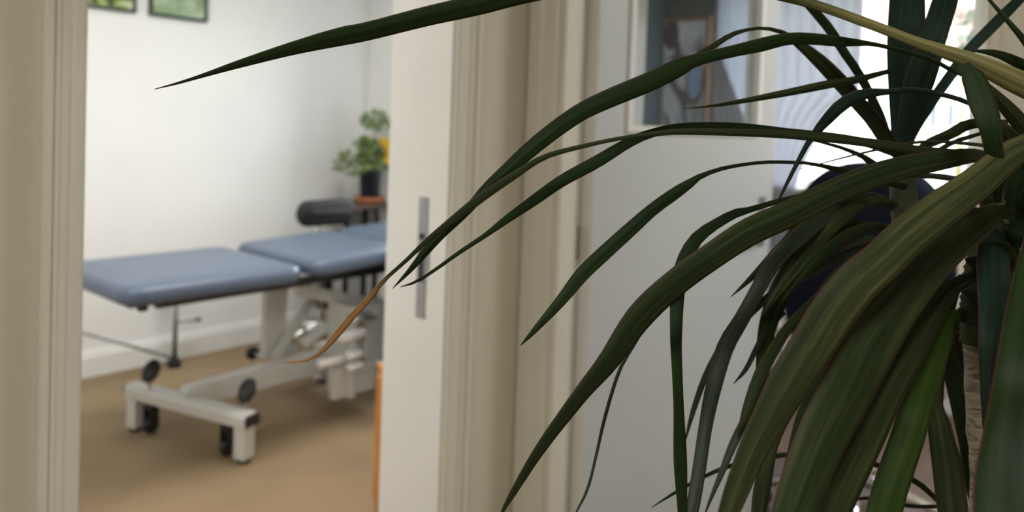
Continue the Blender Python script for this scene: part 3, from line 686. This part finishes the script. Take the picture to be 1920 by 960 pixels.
# grey drape on the left side of the window
right2 = [(0, 2.085), (.38, 2.08), (.46, 2.03), (.70, 1.885), (1, 1.80)]
cloth('grey_drape', (1.05, 2.42, lambda q: (2.105, interp(right2, q))), M['drape'], 'grey drape flaring beside the framed picture, seen through the door glass', 'curtain', 4.27, .012, 30)
obj_rod = thing('curtain_rod', 'white curtain rod above the office window', 'curtain rod', (4.29, 1.5, 2.43))
obj('rod', Tb([(0, -.85, 0), (0, .80, 0)], .012, 12), M['white_plastic'], obj_rod, smooth=True)
for y in (-.8, .75): obj('bracket', Bx(-.008, .11, y - .01, y + .01, -.012, .012), M['white_plastic'], obj_rod)

ch = thing('office_chair', 'navy blue high backed office chair in front of the bright window', 'chair', (3.00, .86, 0), math.radians(-68))
# local -y is the back of the chair, facing the camera
bk = bmesh.new()
prof = [(.20, .62), (.25, .70), (.272, .82), (.275, .95), (.262, 1.08), (.22, 1.20), (.15, 1.275), (.06, 1.305)]
ring = [(x, z) for x, z in prof] + [(-x, z) for x, z in reversed(prof)]
def plate(bm, ring, yf, yb, cx=0, cz=.95, layers=((1, 0), (.97, .3), (.90, .75), (.75, 1))):
    R_ = []
    for sgn, y0 in ((1, yf), (-1, yb)):
        for s, d in (layers if sgn == 1 else layers):
            pass
    seq = [(s, (yf + yb) / 2 + (yf - yb) / 2 * d) for s, d in reversed(layers)] + [(s, (yf + yb) / 2 - (yf - yb) / 2 * d) for s, d in layers[1:]]
    for s, y in seq: R_.append([bm.verts.new((cx + (x - cx) * s, y + .16 * (x * s) ** 2 * 1.5, cz + (z - cz) * s)) for x, z in ring])
    n = len(ring)
    for i in range(len(R_) - 1):
        for k in range(n): bm.faces.new((R_[i][k], R_[i][(k + 1) % n], R_[i + 1][(k + 1) % n], R_[i + 1][k]))
    bm.faces.new(R_[0]); bm.faces.new(R_[-1])
plate(bk, ring, -.22, -.32)
b_ = obj('backrest', bk, M['navy'], ch, smooth=True)
sb = b_.modifiers.new('round', 'SUBSURF'); sb.levels = 1; sb.render_levels = 2
obj('seat', cushion(-.26, .26, -.24, .26, .44, .54, rc=.1, re=.04), M['lilac'], ch, smooth=True)
obj('back_support', Tb([(0, -.10, .43), (0, -.27, .45), (0, -.335, .60), (0, -.325, .80)], [.02, .02, .022, .02], 12), M['black_plastic'], ch, smooth=True)
for s in (-1, 1):
    a = obj('armrest', cushion(s * .30 - .035, s * .30 + .035, -.16, .12, .655, .685, rc=.03, re=.012), M['lilac'], ch, smooth=True)
    obj('armrest_post', Tb([(s * .24, 0, .45), (s * .30, 0, .46), (s * .31, 0, .52), (s * .30, 0, .66)], .014, 10), M['chrome'], a, smooth=True)
obj('gas_column', Tb([(0, 0, .12), (0, 0, .28), (0, 0, .281), (0, 0, .44)], [.028, .028, .018, .018], 16), M['black_metal'], ch, smooth=True, angle=40)
for k in range(5):
    a = math.radians(54 + 72 * k); c, s = math.cos(a), math.sin(a)
    lg = obj('leg', Tb([(.01 * c, .01 * s, .12), (.15 * c, .15 * s, .105), (.31 * c, .31 * s, .075)], [.026, .022, .015], 14), M['chrome'], ch, smooth=True)
    w_ = obj('castor', lathe([(.006, -.024), (.024, -.02), (.029, -.006), (.029, .006), (.024, .02), (.006, .024)], (.31 * c, .31 * s, .029), 20, mx=Rz(a) @ Matrix.Rotation(PI / 2, 4, 'X')), M['black_plastic'], lg, smooth=True)
    obj('castor_stem', Tb([(.31 * c, .31 * s, .03), (.31 * c, .31 * s, .08)], .007, 8), M['black_plastic'], w_)

# ---------------------------------------------------------------- outside the window
struct('ground', Bx(4.5, 60, -30, 30, -.5, -.4), M['grass'])
t = thing('neighbour_house', 'pale rendered house with two small windows, washed out beyond the office window', 'house', (24, 5.6, -.4))
obj('wall', Bx(0, 6, -5, 5, 0, 4.3), M['house_wall'], t)
obj('roof', prism([(-5.4, 4.3), (5.4, 4.3), (0, 6.4)], 'x', -.3, 6.3), M['roof'], t)
for y in (-.93, -.5, 2.5):
    f_ = obj('window', Bx(-.05, 0, y - .15, y + .15, 2.1, 2.85), M['house_wall'], t)
    obj('pane', Bx(-.06, -.05, y - .10, y + .10, 2.15, 2.8), M['house_glass'], f_)
tr = thing('garden_tree', 'small pale green tree washed out beyond the right edge of the office window', 'tree', (16.6, 3.05, -.4))
obj('trunk', Tb([(0, 0, 0), (.05, .02, 1.6), (0, .04, 3.4)], [.10, .08, .04], 12), M['house_stem'], tr, smooth=True)
rnd = random.Random(9)
for c, R, n in (((0, 0, 3.9), .38, 200), ((.1, -.25, 3.5), .34, 160), ((0, .12, 3.3), .26, 90)):
    bm = bmesh.new(); leaflets(bm, c, R, n, .13); obj('foliage', bm, M['tree'], tr)

# ---------------------------------------------------------------- the dracaena
def at(x, y, z): return EYE + (FW + RT * ((x - PX) / F) - UP * ((y - PY) / F)) * z
pot_c = at(1838, 960, .70); pot = Vector((pot_c.x, pot_c.y, 0))
plant = thing('dracaena_plant', 'large potted dracaena with long arching strap leaves filling the foreground', 'houseplant', pot)
IP = Matrix.Translation(-pot)
def pobj(name, bm, mt, smooth=True, parent=None):
    bmesh.ops.transform(bm, matrix=IP, verts=bm.verts); return obj(name, bm, mt, parent or plant, smooth)
def cr(P, n):
    """Catmull-Rom through the points, n samples, evenly spread by chord length"""
    P = [tuple(p) for p in P]; Q = [tuple(2 * a - b for a, b in zip(P[0], P[1]))] + P + [tuple(2 * a - b for a, b in zip(P[-1], P[-2]))]
    D = [0]
    for a, b in zip(P, P[1:]): D.append(D[-1] + math.hypot(b[0] - a[0], b[1] - a[1], ))
    out = []
    for k in range(n + 1):
        d = D[-1] * k / n; i = 0
        while i < len(D) - 2 and d > D[i + 1]: i += 1
        t = (d - D[i]) / max(D[i + 1] - D[i], 1e-6); a, b, c, e = Q[i], Q[i + 1], Q[i + 2], Q[i + 3]
        out.append([.5 * (2 * b[q] + (c[q] - a[q]) * t + (2 * a[q] - 5 * b[q] + 4 * c[q] - e[q]) * t * t + (3 * b[q] - a[q] - 3 * c[q] + e[q]) * t ** 3) for q in range(len(b))])
    return out
SEC = (-1, -.72, -.42, -.12, .12, .42, .72, 1)
def ribbon(C, S, Nn, Wd, fold, th=.00045):
    """closed thin strap from centres, side and normal vectors and half widths"""
    bm = bmesh.new(); uvl = bm.loops.layers.uv.new('UVMap'); rings = []; n = len(C)
    for i in range(n):
        top, bot = [], []
        f = fold * Wd[i]
        for s in SEC:
            p = C[i] + S[i] * (s * Wd[i]) + Nn[i] * (f * abs(s) - f * .5)
            e = th * (1 - .7 * abs(s))
            top.append((bm.verts.new(p + Nn[i] * e), (s + 1) / 2)); bot.append((bm.verts.new(p - Nn[i] * e), (s + 1) / 2))
        rings.append(top + bot[::-1])
    m_ = len(rings[0])
    def face(vs, uvs):
        fc = bm.faces.new(vs)
        for l, u_ in zip(fc.loops, uvs): l[uvl].uv = u_
    for i in range(n - 1):
        a, b = rings[i], rings[i + 1]; t0, t1 = i / (n - 1), (i + 1) / (n - 1)
        for k in range(m_):
            j = (k + 1) % m_
            face((a[k][0], a[j][0], b[j][0], b[k][0]), ((a[k][1], t0), (a[j][1], t0), (b[j][1], t1), (b[k][1], t1)))
    face([v for v, _ in rings[0]], [(u_, 0) for _, u_ in rings[0]]); face([v for v, _ in rings[-1]], [(u_, 1) for _, u_ in rings[-1]])
    return bm
def leaf(mt, zs, tilt, *pts, fold=.16, name='leaf'):
    """pts run base to tip: image x, y and apparent width; zs are distances base to tip"""
    n = max(14, int(sum(math.hypot(b[0] - a[0], b[1] - a[1]) for a, b in zip(pts, pts[1:])) / 22)); s = cr(pts, n)
    C, Wd, Nn, S = [], [], [], []
    for k, (x, y, wd) in enumerate(s):
        q = k / n * (len(zs) - 1); i = min(int(q), len(zs) - 2); f = q - i; f = f * f * (3 - 2 * f) if len(zs) > 2 else f
        z = zs[i] + (zs[i + 1] - zs[i]) * f; C.append(at(x, y, z)); Wd.append(max(wd * 1.08, .8) * z / F / 2)
    for k in range(n + 1):
        T_ = (C[min(k + 1, n)] - C[max(k - 1, 0)]).normalized(); V = (C[k] - EYE).normalized()
        s0 = T_.cross(V).normalized(); tl = tilt * (1 + .5 * math.sin(k / n * 4 + len(pts))) 
        sv = (s0 * math.cos(tl) + s0.cross(T_).normalized() * math.sin(tl)).normalized()
        S.append(sv); Nn.append(sv.cross(T_).normalized()); Wd[k] /= max(math.cos(tl), .3)
    o = pobj(name, ribbon(C, S, Nn, Wd, fold), LM[mt]); o['label'] = {'arch': 'long green leaf with light painted into its base', 'pale': 'pale olive leaf', 'bright': 'bright green leaf', 'dry': 'green leaf with a dried brown end', 'olive': 'olive green leaf', 'grey': 'grey green leaf', 'teal': 'blue green leaf', 'dark': 'dark green leaf'}[mt]
    return o

# --- stems
def stem(name, pts, radii, mt, rings=0, seg=18):
    P = cr([(*p, r) for p, r in zip(pts, radii)], 60)
    bm = bmesh.new(); C = [Vector(p[:3]) for p in P]
    R_ = [p[3] * (1 + (rings * (.07 if k % 3 == 0 else -.03))) for k, p in enumerate(P)]
    tube(bm, C, R_, seg); uvl = bm.loops.layers.uv.new('UVMap')
    for fc in bm.faces:
        for l in fc.loops: l[uvl].uv = (l.vert.co.x * 30 % 1, l.vert.co.z * 4)
    return pobj(name, bm, mt)
def cr3(pts, n=60): return cr(pts, n)
_cr = cr
def cr(P, n):   # same curve, lengths from all leading coordinates when 3-D
    if len(P[0]) < 4: return _cr(P, n)
    D = [0]
    for a, b in zip(P, P[1:]): D.append(D[-1] + (Vector(b[:3]) - Vector(a[:3])).length)
    Q = [tuple(2 * a - b for a, b in zip(P[0], P[1]))] + list(P) + [tuple(2 * a - b for a, b in zip(P[-1], P[-2]))]; out = []
    for k in range(n + 1):
        d = D[-1] * k / n; i = 0
        while i < len(D) - 2 and d > D[i + 1]: i += 1
        t = (d - D[i]) / max(D[i + 1] - D[i], 1e-6); a, b, c, e = Q[i], Q[i + 1], Q[i + 2], Q[i + 3]
        out.append([.5 * (2 * b[q] + (c[q] - a[q]) * t + (2 * a[q] - 5 * b[q] + 4 * c[q] - e[q]) * t * t + (3 * b[q] - a[q] - 3 * c[q] + e[q]) * t ** 3) for q in range(len(b))])
    return out
base = at(1838, 960, .70)
low = Vector((pot.x, pot.y, .36))
stem('trunk', [low, Vector((pot.x + .004, pot.y, .7)), base, at(1832, 800, .70), at(1826, 640, .70)], [.016, .012, .0092, .0088, .0088], M['bark'], 1)
stem('crown_stem', [at(1826, 640, .70), at(1836, 540, .69), at(1862, 450, .68), at(1885, 380, .67)], [.0115, .014, .017, .018], M['green_stem'], 1)
stem('crown_stem', [low + Vector((.03, .02, .02)), at(1800, 1050, .78), at(1735, 700, .80), at(1700, 440, .80), at(1690, 300, .80)], [.013, .010, .009, .013, .012], M['green_stem'], 1)
stem('crown_stem', [low + Vector((.03, -.03, .02)), at(2060, 960, .62), at(2090, 600, .60), at(2080, 330, .58), at(2060, 230, .58)], [.012, .010, .010, .013, .014], M['green_stem'], 1)

# --- leaves drawn base to tip
D = (2050, 232)
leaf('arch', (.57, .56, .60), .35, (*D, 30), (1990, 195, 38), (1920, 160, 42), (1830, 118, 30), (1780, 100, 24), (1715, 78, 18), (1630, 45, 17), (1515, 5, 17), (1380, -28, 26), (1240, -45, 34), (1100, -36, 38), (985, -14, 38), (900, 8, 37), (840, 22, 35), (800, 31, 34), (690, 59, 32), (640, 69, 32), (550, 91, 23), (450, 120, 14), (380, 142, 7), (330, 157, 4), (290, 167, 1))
leaf('dark', (.60, .56, .56), .3, (1840, 150, 12), (1785, 132, 7), (1760, 118, 7), (1720, 103, 7), (1670, 90, 7), (1630, 82, 8), (1580, 79, 17), (1530, 74, 20), (1480, 73, 21), (1430, 84, 24), (1380, 95, 21), (1310, 112, 21), (1275, 126, 32), (1215, 155, 34), (1140, 186, 33), (1090, 210, 31), (1040, 244, 30), (990, 284, 28), (955, 316, 25), (912, 352, 17), (891, 378, 17), (859, 410, 17), (824, 442, 17), (788, 484, 13), (764, 512, 8), (736, 541, 1))
leaf('dry', (.62, .56, .54), .3, (1800, 290, 18), (1730, 284, 18), (1630, 268, 16), (1530, 257, 15), (1430, 250, 14), (1280, 247, 11), (1230, 251, 9), (1165, 259, 7), (1090, 275, 8), (1020, 295, 10), (960, 332, 14), (915, 362, 16), (880, 388, 16), (840, 420, 13), (800, 452, 9), (760, 490, 7), (720, 526, 7), (690, 562, 10), (660, 594, 12), (630, 630, 11), (600, 662, 7), (570, 677, 4), (530, 679, 1))
leaf('dark', (.74, .60, .57), .3, (1690, 290, 17), (1600, 262, 14), (1480, 247, 12), (1380, 237, 13), (1280, 238, 14), (1225, 249, 15), (1180, 267, 18), (1120, 303, 22), (1054, 339, 21), (1001, 376, 19), (948, 413, 14), (912, 440, 9), (859, 475, 7), (820, 503, 6), (781, 528, 5), (751, 538, 1))
leaf('olive', (.80, .70, .66), .3, (1735, 118, 10), (1670, 133, 9), (1605, 150, 13), (1555, 158, 15), (1480, 173, 13), (1400, 188, 9), (1340, 198, 5), (1280, 204, 1))
leaf('olive', (.80, .72, .62), .4, (1690, 300, 16), (1665, 268, 26), (1640, 230, 26), (1610, 195, 26), (1580, 160, 27), (1540, 118, 24), (1500, 84, 16), (1465, 60, 8), (1430, 53, 6), (1400, 56, 6), (1370, 66, 9), (1335, 88, 10), (1295, 109, 6), (1265, 128, 2))
leaf('dark', (.80, .76, .72), .4, (1688, 300, 12), (1665, 262, 16), (1650, 220, 17), (1630, 175, 15), (1610, 138, 15), (1580, 95, 15), (1555, 55, 16), (1515, 8, 15), (1480, -30, 13), (1430, -80, 6), (1390, -110, 1))
leaf('teal', (.80, .76, .72), .25, (1690, 310, 20), (1688, 280, 28), (1692, 230, 40), (1696, 175, 52), (1698, 100, 60), (1700, 0, 56), (1705, -90, 44), (1712, -180, 20), (1716, -230, 1), fold=.2)
leaf('teal', (.80, .72, .68), .25, (1692, 300, 18), (1700, 240, 32), (1715, 175, 46), (1730, 130, 48), (1748, 75, 42), (1772, 0, 40), (1800, -90, 28), (1825, -160, 1), fold=.2)
leaf('teal', (.80, .82, .84), .25, (1694, 290, 12), (1705, 190, 14), (1722, 60, 9), (1736, -40, 5), (1745, -100, 1))
leaf('teal', (.80, .78, .74), .3, (1695, 296, 12), (1712, 248, 16), (1745, 193, 18), (1778, 147, 18), (1812, 100, 18), (1855, 55, 19), (1905, 5, 17), (1960, -50, 10), (2000, -90, 1))
leaf('dark', (.60, .62, .64), .3, (1990, 190, 14), (1950, 122, 13), (1920, 76, 11), (1890, 40, 8), (1855, 0, 5), (1830, -30, 1))
leaf('dark', (.56, .54, .56), .35, (1790, 128, 8), (1812, 130, 26), (1828, 150, 36), (1842, 190, 42), (1855, 230, 36), (1862, 268, 30), (1868, 320, 26), (1872, 380, 10))
leaf('olive', (.60, .62, .62), .35, (1990, 340, 28), (1950, 280, 28), (1905, 222, 27), (1868, 182, 20), (1838, 152, 10), (1815, 135, 2))
leaf('dark', (.60, .64, .66), .35, (2010, 190, 24), (1960, 150, 22), (1920, 124, 20), (1875, 103, 14), (1840, 96, 7), (1815, 96, 1))
leaf('teal', (.64, .66, .66), .35, (1900, 245, 8), (1820, 195, 8), (1755, 175, 9), (1710, 168, 9), (1670, 172, 10), (1620, 177, 19), (1580, 196, 23), (1545, 231, 18), (1520, 261, 10), (1500, 296, 8), (1475, 345, 6), (1452, 392, 2))
leaf('dark', (.74, .64, .60), .35, (1700, 352, 12), (1640, 335, 12), (1600, 325, 11), (1560, 315, 9), (1520, 307, 6), (1498, 305, 6), (1442, 304, 6), (1399, 308, 6), (1355, 316, 7), (1317, 329, 9), (1297, 342, 15), (1267, 362, 21), (1224, 393, 22), (1180, 432, 25), (1125, 482, 26), (1090, 516, 25), (1055, 560, 20), (1020, 600, 14), (990, 633, 7), (976, 648, 1))
leaf('dark', (.74, .66, .62, .62), .3, (1640, 340, 10), (1560, 352, 9), (1505, 366, 8), (1457, 378, 9), (1404, 394, 11), (1378, 401, 16), (1343, 420, 18), (1311, 443, 22), (1291, 472, 25), (1277, 510, 26), (1270, 560, 24), (1268, 637, 20), (1270, 694, 18), (1273, 769, 18), (1276, 862, 23), (1279, 937, 18), (1281, 1000, 12), (1283, 1060, 1))
leaf('olive', (.62, .56, .54), .45, (1870, 300, 14), (1830, 292, 24), (1770, 300, 34), (1705, 312, 40), (1630, 333, 43), (1555, 364, 44), (1480, 402, 46), (1405, 436, 48), (1340, 478, 46), (1265, 533, 46), (1200, 595, 46), (1140, 680, 36), (1090, 740, 27), (1015, 840, 19), (965, 920, 12), (943, 958, 6), (932, 985, 1))
leaf('pale', (.56, .48, .46), .4, (2010, 250, 30), (1960, 262, 38), (1900, 288, 48), (1830, 345, 56), (1755, 400, 64), (1700, 445, 66), (1655, 490, 68), (1610, 530, 72), (1565, 585, 74), (1530, 640, 72), (1488, 708, 68), (1450, 775, 58), (1421, 828, 50), (1400, 875, 44), (1375, 940, 38), (1345, 1020, 20), (1325, 1070, 1))
leaf('olive', (.62, .50, .46), .4, (1900, 405, 14), (1878, 398, 26), (1850, 412, 46), (1807, 442, 56), (1754, 490, 62), (1701, 553, 72), (1645, 632, 84), (1592, 730, 86), (1540, 830, 80), (1492, 950, 70), (1470, 1010, 50), (1445, 1090, 1))
leaf('olive', (.68, .56, .52), .4, (1850, 512, 10), (1815, 524, 20), (1780, 545, 30), (1745, 592, 42), (1705, 662, 50), (1660, 742, 56), (1622, 822, 62), (1582, 905, 64), (1552, 970, 60), (1525, 1050, 30), (1505, 1100, 1))
leaf('bright', (.70, .60, .56), .35, (1845, 608, 12), (1812, 592, 20), (1780, 600, 30), (1755, 655, 44), (1728, 730, 50), (1702, 820, 52), (1672, 910, 54), (1650, 990, 50), (1620, 1080, 1))
leaf('olive', (.74, .70, .66), .3, (1812, 590, 10), (1778, 640, 14), (1752, 740, 22), (1760, 800, 34), (1775, 880, 44), (1786, 960, 46), (1796, 1040, 30), (1800, 1090, 1))
leaf('dark', (.76, .74, .72), .3, (1815, 575, 10), (1780, 625, 16), (1780, 670, 26), (1798, 735, 34), (1812, 830, 24), (1822, 920, 16), (1832, 1000, 1))
leaf('olive', (.78, .76, .74), .3, (1818, 570, 12), (1790, 610, 24), (1800, 680, 32), (1815, 750, 26), (1822, 830, 14), (1826, 900, 2))
leaf('teal', (.66, .58, .56), .3, (1885, 440, 40), (1866, 460, 46), (1864, 520, 50), (1866, 590, 48), (1862, 650, 44), (1858, 710, 34), (1856, 800, 22), (1855, 880, 2), fold=.15)
leaf('dark', (.52, .42, .38), .35, (2001, 330, 36), (1966, 400, 46), (1948, 480, 54), (1941, 580, 82), (1936, 700, 108), (1928, 820, 130), (1921, 940, 150), (1911, 1060, 120), (1901, 1180, 1))
# cluster hanging from the left crown
leaf('grey', (.80, .70, .66, .62), .35, (1692, 400, 14), (1641, 373, 20), (1595, 382, 26), (1542, 411, 31), (1489, 453, 29), (1445, 500, 27), (1420, 545, 25), (1390, 600, 26), (1360, 652, 29), (1337, 731, 27), (1322, 806, 23), (1311, 881, 23), (1298, 960, 21), (1288, 1030, 1))
leaf('dark', (.80, .74, .70), .35, (1610, 372, 10), (1556, 386, 16), (1499, 431, 19), (1453, 478, 18), (1405, 525, 9), (1370, 557, 1))
leaf('grey', (.80, .72, .70), .35, (1690, 470, 12), (1620, 466, 15), (1560, 491, 15), (1480, 532, 15), (1430, 566, 13), (1375, 622, 13), (1330, 690, 11), (1300, 770, 9), (1283, 835, 1))
leaf('bright', (.80, .76, .74), .35, (1692, 436, 12), (1627, 423, 16), (1577, 432, 26), (1524, 458, 32), (1480, 515, 36), (1452, 575, 34), (1437, 625, 28), (1430, 690, 22), (1425, 760, 14), (1419, 815, 1))
leaf('olive', (.80, .72, .68), .35, (1690, 500, 14), (1640, 492, 16), (1580, 521, 16), (1525, 566, 15), (1480, 612, 17), (1445, 666, 20), (1420, 716, 21), (1397, 780, 15), (1384, 815, 1))
leaf('grey', (.78, .70, .66), .35, (1600, 560, 12), (1530, 610, 15), (1465, 686, 18), (1415, 762, 17), (1380, 822, 15), (1355, 882, 11), (1326, 952, 4), (1318, 980, 1))
leaf('grey', (.78, .74, .72), .35, (1470, 585, 8), (1430, 632, 9), (1400, 690, 8), (1375, 720, 1))
leaf('grey', (.66, .62, .60), .3, (1500, 402, 8), (1400, 460, 8), (1320, 505, 7), (1240, 570, 7), (1205, 618, 7), (1187, 649, 6), (1161, 696, 6), (1135, 780, 6), (1116, 862, 5), (1101, 919, 5), (1078, 965, 3), (1070, 990, 1))
leaf('dark', (.78, .74, .70), .3, (1760, 940, 9), (1715, 902, 10), (1640, 871, 9), (1552, 854, 8), (1470, 853, 8), (1375, 872, 7), (1322, 893, 6), (1262, 926, 5), (1221, 952, 1))
leaf('olive', (.78, .72, .66), .35, (1600, 560, 10), (1560, 640, 14), (1515, 710, 18), (1480, 765, 20), (1446, 832, 25), (1431, 905, 28), (1422, 960, 24), (1410, 1030, 1))
leaf('dark', (.78, .72, .66), .35, (1590, 620, 8), (1545, 700, 10), (1505, 770, 14), (1484, 850, 14), (1467, 930, 13), (1450, 1000, 1))
leaf('dark', (.82, .80, .78), .3, (1760, 950, 6), (1700, 948, 7), (1640, 934, 6), (1580, 940, 4), (1550, 950, 1))
# around the two crowns
leaf('olive', (.66, .72, .74), .35, (1890, 230, 10), (1820, 233, 18), (1782, 252, 18), (1740, 270, 16), (1712, 284, 2))
leaf('dark', (.66, .72, .74), .35, (1840, 250, 6), (1790, 266, 8), (1755, 285, 8), (1725, 300, 1))
leaf('grey', (.64, .68, .70), .3, (1905, 285, 8), (1830, 271, 6), (1730, 266, 5), (1640, 282, 4), (1580, 296, 3), (1500, 317, 1))
leaf('dark', (.80, .76, .72), .35, (1700, 350, 12), (1640, 309, 12), (1620, 295, 10), (1580, 278, 7), (1530, 264, 5), (1500, 256, 1))
leaf('olive', (.64, .62, .62), .35, (1960, 310, 24), (1905, 262, 20), (1880, 238, 14), (1860, 220, 2))
leaf('grey', (.66, .70, .72), .35, (1840, 350, 10), (1780, 334, 11), (1720, 329, 9), (1655, 333, 1))
leaf('olive', (.80, .74, .70), .4, (1700, 420, 14), (1672, 382, 14), (1640, 378, 18), (1590, 400, 24), (1540, 445, 24), (1490, 505, 20), (1450, 560, 10), (1425, 600, 1))
leaf('dark', (.80, .74, .72), .4, (1692, 440, 14), (1650, 426, 14), (1600, 436, 18), (1550, 470, 18), (1500, 520, 14), (1460, 575, 2))
leaf('grey', (.80, .76, .74), .4, (1692, 465, 10), (1640, 450, 12), (1590, 458, 14), (1520, 490, 12), (1460, 535, 8), (1430, 562, 1))
leaf('dark', (.80, .74, .70), .4, (1694, 480, 12), (1640, 478, 14), (1590, 500, 20), (1540, 560, 22), (1500, 640, 20), (1475, 720, 10), (1465, 780, 1))
leaf('olive', (.68, .66, .66), .35, (1888, 410, 26), (1862, 378, 28), (1838, 358, 22), (1815, 350, 8))
leaf('olive', (.70, .72, .74), .35, (1888, 420, 16), (1840, 402, 18), (1800, 392, 18), (1765, 396, 14), (1735, 410, 2))
leaf('bright', (.70, .72, .74), .35, (1880, 430, 12), (1820, 404, 14), (1775, 410, 14), (1745, 440, 16), (1720, 490, 12), (1705, 540, 2))
leaf('dark', (.66, .64, .64), .35, (1880, 420, 24), (1900, 372, 28), (1905, 320, 26), (1890, 270, 20), (1870, 240, 6))
leaf('dark', (.66, .62, .60), .35, (1890, 420, 26), (1930, 370, 30), (1960, 310, 30), (1990, 260, 10))
leaf('olive', (.66, .66, .66), .35, (1880, 440, 20), (1862, 400, 26), (1880, 350, 26), (1900, 310, 12))
leaf('dark', (.70, .72, .72), .35, (1860, 500, 20), (1840, 470, 26), (1828, 440, 26), (1822, 410, 8))
leaf('dark', (.72, .74, .74), .35, (1850, 560, 16), (1830, 530, 22), (1812, 520, 20), (1798, 530, 14), (1780, 580, 18), (1765, 650, 20), (1760, 740, 16), (1765, 830, 2))
leaf('olive', (.72, .72, .72), .35, (1856, 560, 14), (1878, 530, 20), (1895, 560, 24), (1905, 620, 26), (1900, 720, 20), (1895, 800, 2))
leaf('dark', (.70, .66, .64), .35, (1870, 480, 20), (1895, 470, 28), (1912, 500, 36), (1915, 580, 40), (1912, 680, 36), (1905, 760, 4))
# folded leaf bases wrapping the right crown
for p in ((1868, 440, .675, 20, -40), (1888, 470, .67, 26, -20), (1850, 500, .68, 20, -30), (1838, 560, .685, 16, -25), (1896, 430, .66, 22, 30)):
    leaf('dark', (p[2], p[2] - .01, p[2] - .015), .5, (p[0], p[1] + 40, p[3]), (p[0] + p[4] * .3, p[1] + 10, p[3] * 1.3), (p[0] + p[4] * .8, p[1] - 10, p[3]), (p[0] + p[4] * 1.3, p[1] - 14, 2), name='leaf_base')

# pot on the hall floor
obj('pot', lathe([(.02, 0), (.12, 0), (.13, .012), (.155, .27), (.165, .28), (.165, .31), (.15, .31), (.145, .28), (.02, .27)], (0, 0, 0), 48), M['dark_pot'], plant, smooth=True, angle=50)
obj('soil', lathe([(.005, .28), (.14, .28), (.147, .285), (.09, .30), (.005, .37)], (0, 0, 0), 32), M['soil'], plant, smooth=True)
